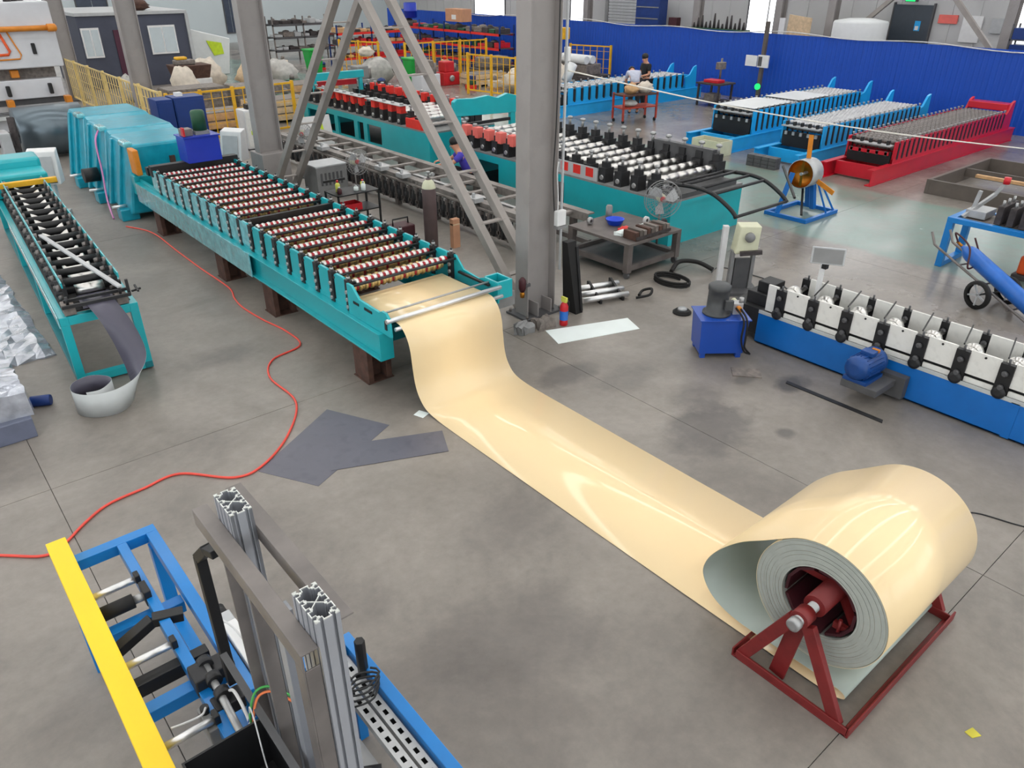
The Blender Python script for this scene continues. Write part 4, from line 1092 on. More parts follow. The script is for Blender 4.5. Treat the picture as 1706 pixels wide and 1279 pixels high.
# ------------------------------------------------------------------ people
def skin_mesh(name, verts, edges, mtl, parent, sub=2, root=0):
    me = bpy.data.meshes.new(name)
    me.from_pydata([v[:3] for v in verts], edges, [])
    ob = bpy.data.objects.new(name, me); COL.objects.link(ob)
    if parent is not None: ob.parent = parent
    ob.modifiers.new('skin', 'SKIN').use_smooth_shade = True
    if not me.skin_vertices: me.skin_vertices.new()
    for i, v in enumerate(verts):
        r_ = v[3]; me.skin_vertices[0].data[i].radius = r_ if isinstance(r_, tuple) else (r_, r_)
        me.skin_vertices[0].data[i].use_root = (i == root)
    sb_ = ob.modifiers.new('sub', 'SUBSURF'); sb_.levels = sub; sb_.render_levels = sub
    me.materials.append(M[mtl])
    return ob
def person(label, loc, rz, J, shirt, pants, shoes='black', long_sleeve=False):
    V = []; E = []; ix = {}
    def jv(n, r_): ix[n] = len(V); V.append((*J[n], r_)); return ix[n]
    for n, r_ in (('pelvis', (.15, .11)), ('spine', (.13, .1)), ('chest', (.16, .115)), ('neck', .055), ('head', (.098, .11)), ('crown', (.092, .1))): jv(n, r_)
    E += [(0, 1), (1, 2), (2, 3), (3, 4), (4, 5)]
    for sd in ('l', 'r'):
        for n, r_ in (('sh', .062), ('el', .046), ('wr', .03)): jv(n + sd, r_)
        E += [(ix['chest'], ix['sh' + sd]), (ix['sh' + sd], ix['el' + sd]), (ix['el' + sd], ix['wr' + sd])]
        w = Vector(J['wr' + sd]); d = (w - Vector(J['el' + sd])).normalized(); side = d.cross(Vector((0, 0, 1))).normalized()
        palm = w + d * .07; ix['pa' + sd] = len(V); V.append((*palm, (.036, .02))); E.append((ix['wr' + sd], ix['pa' + sd]))
        for k, (off, ln) in enumerate(((-.03, .065), (-.01, .08), (.01, .075), (.03, .06))):
            a = palm + side * off + d * .03; b_ = a + d * ln * .5 + Vector((0, 0, -.012)); c = b_ + d * ln * .35 + Vector((0, 0, -.03))
            i0 = len(V); V.extend([(*a, .009), (*b_, .008), (*c, .007)]); E.extend([(ix['pa' + sd], i0), (i0, i0 + 1), (i0 + 1, i0 + 2)])
        tb = w + d * .03 + side * (.04 if sd == 'l' else -.04); i0 = len(V)
        V.extend([(*tb, .011), (*(tb + d * .045), .008)]); E.extend([(ix['wr' + sd], i0), (i0, i0 + 1)])
        for n, r_ in (('hi', .09), ('kn', .062), ('an', .042), ('to', .04)): jv(n + sd, r_)
        E += [(0, ix['hi' + sd]), (ix['hi' + sd], ix['kn' + sd]), (ix['kn' + sd], ix['an' + sd]), (ix['an' + sd], ix['to' + sd])]
    t = skin_mesh('person', V, E, 'skin', None, 1)
    t.location = loc; t.rotation_euler = (0, 0, rz); ORG[t.name] = (loc, rz)
    tag(t, label, 'person')
    def sub(names, edges, m_, nm, grow):
        vs = []; id2 = {}
        for n, r_ in names:
            p = J[n] if isinstance(n, str) else n
            id2[n] = len(vs); vs.append((*p, r_))
        return skin_mesh(nm, vs, [(id2[a], id2[b_]) for a, b_ in edges], m_, t, 1)
    def mid(a, b_, u): return tuple(Vector(J[a]) * (1 - u) + Vector(J[b_]) * u)
    names = [('chest', (.195, .14)), ('spine', (.17, .135)), ('pelvis', (.175, .135))]; ed = [('chest', 'spine'), ('spine', 'pelvis')]
    nk = mid('chest', 'neck', .55); names.append((nk, .085)); ed.append(('chest', nk))
    for sd in ('l', 'r'):
        e = J['wr' + sd] if long_sleeve else mid('sh' + sd, 'el' + sd, .75)
        names += [('sh' + sd, .082)]; ed += [('chest', 'sh' + sd)]
        if long_sleeve:
            names += [('el' + sd, .066), (mid('el' + sd, 'wr' + sd, .85), .046)]; ed += [('sh' + sd, 'el' + sd), ('el' + sd, mid('el' + sd, 'wr' + sd, .85))]
        else:
            names += [(e, .07)]; ed += [('sh' + sd, e)]
    sub(names, ed, shirt, 'shirt', 0)
    names = [('pelvis', (.175, .14))]; ed = []
    for sd in ('l', 'r'):
        names += [('hi' + sd, .115), ('kn' + sd, .085), (mid('kn' + sd, 'an' + sd, .92), .066)]
        ed += [('pelvis', 'hi' + sd), ('hi' + sd, 'kn' + sd), ('kn' + sd, mid('kn' + sd, 'an' + sd, .92))]
    sub(names, ed, pants, 'trousers', 0)
    for sd in ('l', 'r'):
        a = Vector(J['an' + sd]); b_ = Vector(J['to' + sd])
        vs = [(*(a + Vector((0, 0, -.02))), .052), (*((a + b_) / 2 + Vector((0, 0, -.008))), .05), (*(b_ + Vector((0, 0, .012))), .042)]
        skin_mesh('shoe', vs, [(0, 1), (1, 2)], shoes, t, 1)
    hd = Vector(J['head']); cr = Vector(J['crown']); nk = Vector(J['neck']); upv = (cr - nk).normalized()
    sidev = Vector((1, 0, 0)); fw = sidev.cross(upv) * -1
    if fw.y < 0: fw = -fw
    MB().lathe(tuple(hd + upv * .035 - fw * .022), tuple(upv), [(0, .096), (.04, .108), (.09, .104), (.125, .08), (.145, .045), (.15, 0)], 16).build('hair', 'hair', t)
    b = MB()
    nb = hd + fw * .088; b.add([tuple(nb - sidev * .014), tuple(nb + sidev * .014), tuple(nb + upv * .045 - fw * .006), tuple(nb + fw * .022 - upv * .002)], [(0, 1, 3), (1, 2, 3), (2, 0, 3), (0, 2, 1)])
    b.build('nose', 'skin', t)
    for sg in (-1, 1):
        MB().lathe(tuple(hd + fw * .086 + sidev * .032 * sg + upv * .045), tuple(fw), [(0, .011), (.006, .009), (.008, 0)], 8).build('eye', 'hair', t)
        MB().lathe(tuple(hd + sidev * .082 * sg + upv * .02), tuple(sidev * sg), [(-.012, .026), (.004, .03), (.012, .02)], 8).build('ear', 'skin', t)
    m0 = hd + fw * .088 - upv * .035
    MB().bar(tuple(m0 - sidev * .022), tuple(m0 + sidev * .022), .008, .01).build('mouth', 'red', t)
    return t
def mirror(J):
    out = {}
    for k, v in J.items():
        if k[-1] == 'l' and k[:-1] in ('sh', 'el', 'wr', 'hi', 'kn', 'an', 'to'):
            out[k] = v; out.setdefault(k[:-1] + 'r', (-v[0], v[1], v[2]))
        else: out[k] = v
    return out
STAND = mirror(dict(pelvis=(0, 0, .93), spine=(0, .01, 1.14), chest=(0, .03, 1.34), neck=(0, .05, 1.48), head=(0, .10, 1.56), crown=(0, .09, 1.66), shl=(.18, .03, 1.39), ell=(.25, .06, 1.12), wrl=(.13, .27, 1.06), hil=(.09, 0, .88), knl=(.11, .04, .48), anl=(.11, -.01, .085), tol=(.12, .13, .04)))
BEND = mirror(dict(pelvis=(0, -.15, .92), spine=(0, .03, 1.08), chest=(0, .24, 1.2), neck=(0, .38, 1.25), head=(0, .46, 1.24), crown=(0, .53, 1.28), shl=(.18, .25, 1.22), ell=(.21, .38, .97), wrl=(.12, .5, .82), hil=(.09, -.14, .87), knl=(.12, -.03, .47), anl=(.12, -.1, .085), tol=(.13, .04, .04)))
SQUAT = mirror(dict(pelvis=(0, 0, .30), spine=(0, .08, .52), chest=(0, .18, .72), neck=(0, .27, .86), head=(0, .32, .94), crown=(0, .32, 1.05), shl=(.18, .19, .78), ell=(.27, .40, .62), wrl=(.2, .62, .60), hil=(.09, .02, .28), knl=(.17, .38, .46), anl=(.14, .12, .085), tol=(.15, .26, .04)))
person('person in a purple shirt and dark trousers squatting beside the long grey frame', (9.75, 13.0, 0), R(55), SQUAT, 'purple_shirt', 'pants_dark')
person('person in a black shirt standing at the blue former by the blue partition', (20.75, 17.75, 0), R(75), STAND, 'black_shirt', 'pants_dark')
person('person in a pale grey shirt bending over the blue former behind the red trolley', (19.75, 17.35, 0), R(-35), BEND, 'grey_shirt', 'pants_dark')

# ------------------------------------------------------------------ long teal lines in the middle of the hall
def teal_line(loc, L, Wd, label, n, pitch, first, caps, openings, roll_from, back_h):
    t = thing('roll_forming_machine', label, 'machine', loc)
    hw = Wd / 2
    # base: front and back panels with openings, ends, bed
    def panel(x):
        ys = [0] + [v for o in openings for v in o] + [L]
        b = MB().box(x - .03, 0, .60, x + .03, L, .74); b.box(x - .03, 0, 0, x + .03, L, .14)
        for i in range(0, len(ys), 2):
            b.box(x - .03, ys[i], .14, x + .03, ys[i + 1], .60)
        return b
    panel(-hw + .03).build('side_panel', 'teal', t)
    panel(hw - .03).build('side_panel', 'teal', t)
    MB().box(-hw + .06, 0, 0, hw - .06, .06, .74).build('end_panel', 'teal', t)
    MB().box(-hw + .06, L - .06, 0, hw - .06, L, .74).build('end_panel', 'teal', t)
    MB().box(-hw + .08, .08, .0, hw - .08, L - .08, .02).build('sump', 'black', t)
    MB().box(-hw, 0, .74, hw, L, .78).build('bed_plate', 'grey', t, .004)
    def st(capm):
        b = MB()
        b.box(-.11, -.085, .78, .11, .085, 1.04, 0); b.box(-.06, -.06, 1.04, .06, .06, 1.14, 0)
        b.cyl((0, 0, 1.14), (0, 0, 1.26), .024, 8, 1); b.lathe((0, 0, 1.24), (0, 0, 1), [(0, .05), (.03, .05), (.04, .03)], 10, 1)
        b.lathe((-.13, 0, .87), (1, 0, 0), [(0, .04), (.04, .055)], 10, 1)
        return b
    s0 = st(0).build('roll_stand', ['dark_metal', 'steel'], t, loc=(-hw + .15, first, 0))
    s1 = st(0).build('roll_stand', ['dark_metal', 'steel'], t, loc=(hw - .15, first, -.195 if back_h else 0))
    if back_h: s1.scale = (1.15, 1.15, 1.25)
    s2 = MB().box(hw - .42, -.1, .78, hw - .30, .1, 1.0).build('gear_box', 'dark_metal', t, .01, loc=(0, first, 0))
    cw = Wd - .5; prof = [(-.12, .035), (0, .035)]; k = 6
    for i in range(k):
        a = cw * i / k; w = cw / k
        prof += [(a + .01, .072), (a + w * .72, .072), (a + w * .75, .062), (a + w * .97, .062)]
    prof += [(cw, .035), (cw + .12, .035)]
    r0 = MB().lathe((-cw / 2, 0, 1.0), (1, 0, 0), prof, 14).build('roller', 'roll_chrome', t, loc=(0, first, 0))
    r1 = MB().lathe((-cw / 2, 0, .86), (1, 0, 0), prof, 12).build('roller', 'roll_steel', t, loc=(0, first + .02, 0))
    for i in range(1, n):
        for o in (s0, s1, s2): inst(o, 0, i * pitch, 0)
        if i < roll_from:
            for o in (r0, r1): inst(o, 0, i * pitch, 0)
    for (x, ys, m_) in caps:
        c0_ = None
        for y in ys:
            if c0_ is None: c0_ = MB().box(-.085, -.09, 1.0, .085, .09, 1.22).build('red_cap', m_, t, .01, loc=(x, y, 0))
            else: inst(c0_, 0, y - c0_.location[1], 0)
    return t
tl = teal_line((11.05, 7.82, 0), 6.3, 2.0, 'wide teal former with bare chrome rollers behind the steel work table', 15, .39, .5, [(-.85, [4.3 + .39 * i for i in range(5)], 'pink_cap')], [(2.6, 4.0), (4.6, 5.8)], 15, 1.0)
# red and white toothed guard on the front edge
gd = MB().box(-1.0, 1.75, .78, -.98, 3.2, 1.02).build('guard_strip', 'grey_light', tl)
g0 = MB().box(-1.005, 0, .84, -1.0, .19, 1.0).build('red_patch', 'red_cap', gd, loc=(0, 1.85, 0))
for k in range(1, 4): inst(g0, 0, k * .33, 0)
for k, m_ in enumerate(('orange_hot', 'orange')): MB().box(-.35 + .5 * k, .12, .80, -.05 + .5 * k, .2, .82).build('chock', m_, tl)
# entry feed table arms
for sx in (-.72, .72):
    pts_ = [Vector((sx, .3, .98)), Vector((sx, -.2, 1.02)), Vector((sx, -.6, .98)), Vector((sx, -.95, .82)), Vector((sx, -1.1, .70))]
    MB().tube(pts_, .035, 8, 0, 5).build('feed_arm', 'black', tl)
for y, z in ((.25, .98), (.0, 1.02), (-.3, 1.01), (-.6, .98), (-1.08, .71)):
    MB().cyl((-.75, y, z), (.75, y, z), .026, 10).build('feed_bar', 'dark_metal', tl)
tb_ = MB().box(-.8, .0, .78, .8, .42, .86).build('feed_bed', 'grey_dark', tl)
# chain box standing at the back edge
cbx = MB().box(.82, .6, .78, .95, 2.0, 1.28).build('chain_guard_gap_shade', 'grey_dark', tl)
tf = teal_line((11.35, 15.4, 0), 6.6, 2.0, 'teal former with rows of red capped stands behind the cross braces', 15, .41, .55, [(-.85, [1.4 + .41 * i for i in range(4)] + [3.3 + .41 * i for i in range(6)], 'red_cap'), (.85, [.6 + .45 * i for i in range(12)], 'red_cap')], [(2.2, 2.9), (3.1, 3.4), (3.6, 4.5), (4.7, 5.3), (5.5, 6.3)], 5, 0.0)
MB().box(-1.0, .3, .78, -.7, 1.0, 1.0).build('red_box', 'red_cap', tf, .01)
MB().box(-.98, 1.25, 1.22, -.72, 2.95, 1.235).build('cap_strip', 'galv', tf)
MB().box(-.98, 3.15, 1.22, -.72, 5.6, 1.235).build('cap_strip', 'galv', tf)
MB().box(-.95, 5.9, 1.35, .75, 6.05, 1.55).build('gantry_beam', 'teal', tf, .01)
MB().box(-.9, 5.92, .78, -.8, 6.03, 1.35).build('gantry_post', 'teal', tf, .005)
MB().box(.6, 5.92, .78, .7, 6.03, 1.35).build('gantry_post', 'teal', tf, .005)
MB().box(-.8, 6.1, 1.15, .6, 6.2, 1.3).build('red_ram', 'red', tf, .01)
# teal cutting gantry between both lines
ga = thing('cutting_gantry', 'teal cutting gantry plate standing between the two teal formers', 'machine', (11.6, 14.75, 0))
MB().prism([(-1.0, 1.2), (.9, 1.12), (.9, 1.5), (.6, 1.58), (.3, 1.5), (0, 1.58), (-.4, 1.55), (-.9, 1.58), (-1.0, 1.52)], 'y', -.06, .06).build('gantry_plate', 'teal', ga, .01)
MB().box(-.95, -.05, 0, -.8, .05, 1.2).build('post', 'teal', ga, .006)
MB().box(.7, -.05, 0, .85, .05, 1.15).build('post', 'teal', ga, .006)
MB().box(-.8, -.03, .95, .7, .03, 1.02).build('blade_bar', 'dark_metal', ga)
MB().box(-.8, -.03, .72, .7, .03, .8).build('lower_beam', 'teal_dark', ga)

# ------------------------------------------------------------------ long grey frame in front of the teal lines
gf = thing('run_out_frame', 'very long grey steel run-out frame with cluttered hinge brackets along its side', 'frame', (8.45, 13.2, 0))
YA, YZ = 8.6, 18.6
for x in (7.92, 8.86):
    b = MB().box(x, YA, .60, x + .16, YZ, .625); b.box(x + .0, YA, .48, x + .02, YZ, .60)
    wpart(b, 'top_rail', 'frame_dirty', gf, .003)
    wpart(MB().box(x + .04, YA, .08, x + .12, YZ, .16), 'bottom_rail', 'steel_mill', gf)
wpart(MB().box(8.28, YA + .5, .54, 8.36, YZ, .57), 'centre_rail', 'steel', gf)
wpart(MB().box(7.86, YA + .5, .52, 7.90, YZ - .5, .55), 'edge_strip', 'frame_dirty', gf)
r0 = MB().box(-.53, -.05, .56, .42, .05, .598).build('rung', 'frame_dirty', gf, loc=(0, YA + .4 - 13.2, 0))
for k in range(1, 15): inst(r0, 0, k * .68, 0)
lgs = MB().box(-.53, -.05, 0, -.43, .05, .48).build('leg', 'table_steel', gf, loc=(0, YA + .4 - 13.2, 0))
lgs2 = MB().box(.43, -.05, 0, .53, .05, .48).build('leg', 'table_steel', gf, loc=(0, YA + .4 - 13.2, 0))
for k in range(1, 8):
    inst(lgs, 0, k * 1.36, 0); inst(lgs2, 0, k * 1.36, 0)
hb = MB(); hb.box(-.60, -.02, .12, -.57, .02, .52); hb.box(-.62, -.03, .40, -.55, .03, .50); hb.box(-.60, -.05, .2, -.57, .05, .26)
h0 = hb.build('hinge_bracket', 'table_steel', gf, loc=(0, YA + .62 - 13.2, 0))
hb2 = MB(); hb2.lathe((-.585, 0, .14), (0, 0, 1), [(0, .03), (.22, .03), (.23, .012), (.36, .012)], 8)
h1 = hb2.build('damper', 'dark_metal', gf, loc=(0, YA + .76 - 13.2, 0))
h2 = MB().box(-.59, -.1, .16, -.575, .1, .44).build('side_flap', 'dark_metal', gf, loc=(0, YA + .9 - 13.2, 0))
for k in range(1, 39):
    for o in (h0, h1, h2): inst(o, 0, k * .25, 0)
for y in (10.3, 12.6, 13.4, 15.9): wpart(MB().box(7.8, y, .62, 8.0, y + .25, .70).cyl((7.85, y + .1, .64), (7.85, y + .1, .78), .03, 8), 'clamp_unit', 'galv', gf, .006)

# ------------------------------------------------------------------ steel work table
wt = thing('work_table', 'heavy grey steel work table on casters piled with parts', 'table', (8.95, 7.85, 0))
hx, hy_ = .62, .66
MB().box(-hx, -hy_, .52, hx, hy_, .56).build('tabletop', 'table_steel', wt, .004)
for x in (-hx, hx - .1):
    for y in (-hy_, hy_ - .1):
        MB().box(x, y, .10, x + .1, y + .1, .52).build('leg', 'table_steel', wt, .004)
        MB().cyl((x + .02, y + .05, .05), (x + .07, y + .05, .05), .05, 14).build('caster', 'grey_dark', wt)
for y in (-hy_ + .02, hy_ - .08): MB().box(-hx + .1, y, .12, hx - .1, y + .06, .2).build('stretcher', 'table_steel', wt)
for x in (-hx + .02, hx - .08): MB().box(x, -hy_ + .1, .12, x + .06, hy_ - .1, .2).build('stretcher', 'table_steel', wt)
MB().box(-hx + .1, -hy_ + .1, .13, hx - .1, hy_ - .1, .15).build('lower_shelf', 'grey_dark', wt)
tz = .561
bw = thing('bowl', 'bright blue plastic bowl on the steel work table', 'bowl', (8.93, 8.05, tz))
MB().lathe((0, 0, 0), (0, 0, 1), [(0, .1), (.01, .11), (.09, .15), (.095, .155), (.085, .14), (.02, .1), (.018, 0)], 20).build('shell', 'plastic_blue', bw)
single(MB().lathe((9.05, 8.3, tz), (0, 0, 1), [(0, .055), (.22, .055), (.222, .045), (.24, .045)], 14), 'canister', 'grey', 'tall grey metal canister standing behind the blue bowl', 'canister')
dbk = thing('die_set', 'brownish row of slotted die plates on the edge of the work table', 'die', (8.95, 7.36, tz))
for i in range(9): MB().box(-.42 + i * .09, -.12, 0, -.42 + i * .09 + .07, .14, .13 + .02 * (i % 2)).build('die_plate', ('rust', 'brown_frame', 'clutter_mid')[i % 3], dbk, .004)
MB().box(-.42, -.14, .02, .38, -.12, .06).build('clamp_strip', 'clutter_dark', dbk)
for nm, c, m_, lb, sz in (('tape_roll', (9.35, 7.75, tz), 'wire_white', 'white tape roll standing on the work table near the fan', .06), ('gear', (9.42, 7.45, tz), 'dark_metal', 'dark steel gear wheel on the corner of the work table', .07), ('gear', (8.62, 8.3, tz), 'steel', 'pale steel disc on the work table by the long frame', .06)):
    t = thing(nm, lb, nm.replace('_', ' '), c)
    MB().lathe((0, -.02, sz), (0, 1, 0), [(0, sz * .45), (.001, sz), (.045, sz), (.046, sz * .45), (.001, sz * .45)], 18, caps=False).build('ring', m_, t)
    MB().lathe((0, -.018, sz), (0, 1, 0), [(0, sz * .46), (.042, sz * .46)], 12).build('core', 'clutter_dark', t)
for k, (x, y, m_, lb) in enumerate(((8.62, 7.62, 'paper', 'crumpled white paper bag on the work table beside the die plates'), (9.1, 7.62, 'paper', 'small crumpled white wipe on the work table near the blue bowl'), (8.8, 7.7, 'red_cap', 'small red plastic bag on the work table between bowl and dies'))):
    random.seed(20 + k); single(crumple(x - .09, y - .07, tz, x + .09, y + .07, tz + .07, .015, 4, 4), 'crumpled_bag', m_, lb, 'bag')
random.seed(11)
# standing fans
def fan(loc, rz, zc, label, r_=.26):
    t = thing('standing_fan', label, 'fan', loc, rz)
    MB().lathe((0, 0, 0), (0, 0, 1), [(0, .22), (.03, .2), (.05, .06), (.06, 0)], 18).build('base', 'grey_dark', t)
    MB().cyl((0, .05, .04), (0, .05, zc), .018, 10).build('pole', 'steel_mill', t)
    MB().lathe((0, .14, zc), (0, -1, 0), [(0, .03), (.02, .07), (.14, .075), (.16, .03)], 14).build('motor', 'cream', t)
    g = MB()
    for q_ in (.33, .55, .78, 1.0):
        for yy in (-.10, .0):
            pts_ = [(r_ * q_ * math.cos(2 * PI * i / 28), yy - .03 * (1 - q_) * (1 if yy < -.05 else -1), zc + r_ * q_ * math.sin(2 * PI * i / 28)) for i in range(29)]
            g.tube(pts_, .003 if q_ < 1 else .006, 4)
    for i in range(28):
        a = 2 * PI * i / 28
        for yy in (-.10, .0):
            g.bar((0, yy - .03 * (1 if yy < -.05 else -1), zc), (r_ * math.cos(a), yy, zc + r_ * math.sin(a)), .003, .003)
    gg = g.build('guard', 'fan_guard', t); gg['kind'] = 'stuff'
    for k in range(3):
        a0 = 2 * PI * k / 3
        vs = []
        for (rr, da, yy) in ((.04, -.3, -.06), (.04, .4, -.03), (.85 * r_, .75, -.02), (.9 * r_, .1, -.07), (.6 * r_, -.25, -.08)):
            a = a0 + da; vs.append((rr * math.cos(a), yy, zc + rr * math.sin(a)))
        vs += [(x, y + .004, z) for x, y, z in vs]
        MB().add(vs, [(4, 3, 2, 1, 0), (5, 6, 7, 8, 9)] + [(i, (i + 1) % 5, 5 + (i + 1) % 5, 5 + i) for i in range(5)]).build('blade', 'grey_light', t)
    MB().lathe((0, -.09, zc), (0, 1, 0), [(0, .02), (.01, .045), (.05, .045)], 12).build('hub', 'red' , t)
    return t
fan((9.82, 7.85, 0), R(-32), .87, 'standing fan with a wire guard between the work table and the wide teal former', .3)
fan((7.6, 16.4, 0), R(-30), .95, 'standing fan with a wire guard beside the cased foot of the second column', .24)
fan((7.2, 13.3, 0), R(10), .92, 'standing fan with a wire guard in front of the long grey frame', .24)
# grey crate, welder, cylinder, tool trolley
gx = thing('machine_box', 'grey louvred machine box standing beside the long grey frame', 'box', (7.25, 14.75, 0))
MB().box(-.35, -.3, .0, .35, .3, .62).build('body', 'grey', gx, .01)
for k in range(6): MB().box(-.26 + k * .09, -.31, .25, -.22 + k * .09, -.3, .5).build('louvre', 'grey_dark', gx)
MB().box(-.36, -.31, .62, .36, .31, .65).build('lid', 'grey_light', gx, .006)
gc = thing('gas_cylinder', 'tall dusty brown gas cylinder standing behind the teal former', 'gas cylinder', (6.93, 10.4, 0))
MB().lathe((0, 0, 0), (0, 0, 1), [(0, .105), (.01, .115), (1.0, .115), (1.06, .11), (1.12, .085), (1.16, .045), (1.18, .04)], 20).build('shell', 'brown_cyl', gc)
MB().lathe((0, 0, 1.02), (0, 0, 1), [(0, .1165), (.04, .112), (.1, .088), (.14, .048)], 20, caps=False).build('shoulder', 'cream', gc)
MB().lathe((0, 0, 1.18), (0, 0, 1), [(0, .022), (.08, .02), (.09, .03), (.11, .03)], 12).build('valve', 'steel', gc)
MB().cyl((-.06, 0, 1.23), (.07, 0, 1.23), .015, 8).build('outlet', 'steel', gc)
MB().lathe((.09, 0, 1.23), (0, -1, 0), [(-.02, .03), (.02, .03)], 12).build('gauge', 'steel', gc)
tt = thing('tool_trolley', 'black two-tier tool trolley with bottles behind the teal former', 'trolley', (6.45, 12.15, 0))
for x in (-.42, .39):
    for y in (-.25, .22): MB().box(x, y, .05, x + .03, y + .03, .72).build('post', 'black', tt)
for z in (.70, .38, .12): MB().box(-.42, -.25, z, .42, .25, z + .02).build('tray', 'black', tt)
MB().box(-.42, .22, .86, .0, .25, .9).build('back_rail', 'black', tt)
for k, (x, y, z, m_, h, lb) in enumerate(((6.6, 12.0, .721, 'paper', .16, 'white bottle on the top tray of the black tool trolley'), (6.7, 12.2, .721, 'bottle_yellow', .14, 'yellow capped bottle on the black tool trolley'), (6.48, 12.05, .721, 'paper', .1, 'low white jar on the black tool trolley'), (6.2, 12.2, .721, 'bottle_yellow', .2, 'yellow green spray can on the black tool trolley'), (6.15, 12.05, .721, 'maroon_dark', .12, 'dark red tin on the black tool trolley'))):
    t = thing('bottle', lb, 'bottle', (x, y, z))
    MB().lathe((0, 0, 0), (0, 0, 1), [(0, .038), (.005, .042), (h * .65, .042), (h * .8, .018)], 12).build('body', m_, t)
    MB().lathe((0, 0, h * .8), (0, 0, 1), [(0, .019), (h * .2, .019)], 10).build('cap', 'red' if k % 2 else 'grey_light', t)
rb = thing('basket', 'dark red parts basket on the lower tray of the black tool trolley', 'basket', (6.35, 12.1, .401))
MB().box(-.18, -.13, 0, .18, .13, .02).build('bottom', 'red', rb)
for a in ((-.18, -.13, .18, -.12), (-.18, .12, .18, .13), (-.18, -.12, -.17, .12), (.17, -.12, .18, .12)): MB().box(a[0], a[1], .02, a[2], a[3], .12).build('side', 'red', rb)
wl = thing('welder', 'small dark red welding set on the floor beside the brown gas cylinder', 'welder', (6.55, 10.75, 0))
MB().box(-.2, -.15, .06, .2, .15, .4).build('case', 'maroon_dark', wl, .02)
MB().tube([(-.15, 0, .4), (-.15, 0, .5), (.15, 0, .5), (.15, 0, .4)], .014, 8).build('handle', 'black', wl)
for x in (-.14, .14): MB().cyl((x, -.17, .06), (x, .17, .06), .06, 12).build('wheel', 'rubber', wl)
single(MB().tube([(6.55 + .16 * math.cos(i * .5), 11.2 + .13 * math.sin(i * .5), .015 + .0035 * i) for i in range(40)], .014, 6), 'hose_coil', 'green_dark', 'coiled dark green hose on the floor by the welding set', 'hose')
bx = thing('box', 'small orange brown carton beside the brown gas cylinder', 'box', (7.25, 10.15, 0))
MB().box(-.07, -.05, .0, .07, .05, .5).build('body', 'cardboard', bx, .004)
MB().box(-.07, -.052, .4, .07, .052, .42).build('tape', 'wood_pale', bx)
# at the foot of the main column
fe = thing('fire_extinguisher', 'red fire extinguisher with a blue label at the foot of the tall column', 'fire extinguisher', (6.46, 6.62, 0))
MB().lathe((0, 0, 0), (0, 0, 1), [(0, .05), (.01, .056), (.27, .056), (.31, .04), (.33, .02)], 16).build('bottle', 'red', fe)
MB().lathe((0, 0, .08), (0, 0, 1), [(0, .057), (.13, .057)], 16, caps=False).build('paper_label', 'blue_cyl', fe)
MB().box(-.02, -.04, .33, .02, .04, .37).box(-.012, -.05, .37, .012, .05, .40).build('valve_head', 'bottle_yellow', fe)
MB().tube([(.03, 0, .35), (.08, 0, .3), (.075, 0, .12)], .012, 8, 0, 5).build('hose', 'black', fe)
rbp = thing('rubber_panel', 'dark rubber panel leaning against the tall grey column', 'panel', (6.92, 6.95, 0))
MB().hexa([(-.1, -.2, 0), (.03, -.2, 0), (.03, .06, 0), (-.1, .06, 0)], [(-.16, -.04, 1.0), (.0, -.04, 1.0), (.0, .06, 1.0), (-.16, .06, 1.0)]).build('sheet', 'rubber', rbp)
MB().box(-.02, -.215, .0, .02, -.2, .9).build('edge', 'black', rbp, rot=(R(-9), 0, 0))
rs_ = thing('roller_rack', 'three short steel rollers in a black cradle on the floor', 'rollers', (7.5, 6.95, 0), R(-18))
for k in range(3): MB().cyl((-.35, -.14 + .15 * k, .07 + .03 * k), (.38, -.14 + .15 * k, .07 + .03 * k), .042, 14).build('roller', 'chrome', rs_)
for x in (-.1, .26): MB().prism([(-.2, 0), (.24, 0), (.24, .2), (.2, .21), (-.2, .05)], 'x', x, x + .03).build('cradle', 'black', rs_)
single(MB().tube([(7.86, 6.58, .03), (8.0, 6.45, .08), (8.12, 6.52, .12), (8.1, 6.66, .06), (7.97, 6.62, .03)], .02, 8, 0, 6), 'belt', 'rubber', 'short loop of black belt next to the steel rollers on the floor', 'belt')
single(MB().tube([(8.75 + .2 * math.cos(i * .35), 6.65 + .3 * math.sin(i * .35), .02 + .0018 * i) for i in range(50)], .016, 6), 'belt', 'rubber', 'coil of black belt on the floor in front of the work table', 'belt')
single(MB().tube([(9.1, 6.95, .03), (9.35, 7.0, .12), (9.55, 6.8, .12), (9.62, 6.55, .05)], .035, 8, 0, 6), 'hose', 'rubber', 'thick short black hose on the floor beyond the work table', 'hose')
single(MB().tube([(9.6, 6.55, .008), (9.9, 6.6, .008), (10.0, 6.1, .008), (9.9, 5.4, .008), (9.2, 5.3, .008), (8.7, 5.25, .008)], .008, 6, 0, 6), 'cable', 'grey_dark', 'thin grey cable running from the work table to the white plated former', 'cable')
ad = thing('angle_grinder', 'small grey and black device on the floor left of the blue hydraulic tank', 'tool', (8.0, 5.85, 0), R(-30))
MB().lathe((0, 0, 0), (0, 0, 1), [(0, .13), (.02, .13), (.03, .1), (.045, .1)], 18).build('disc', 'rubber', ad)
MB().lathe((.0, 0, .045), (0, 0, 1), [(0, .07), (.03, .06), (.035, .0)], 14).build('cap', 'galv', ad)
rv = thing('pipe_vice', 'dark red valve with a brass nut hanging at the column side', 'valve', (6.12, 7.08, .42))
MB().lathe((0, 0, 0), (0, 0, 1), [(0, .03), (.05, .05), (.16, .05), (.2, .02)], 12).build('body', 'maroon_dark', rv)
MB().lathe((0, 0, -.08), (0, 0, 1), [(0, .03), (.06, .035), (.08, .02)], 8).build('nut', 'brass', rv)
MB().box(.0, -.02, .05, .13, .02, .09).build('arm', 'grey_dark', rv)

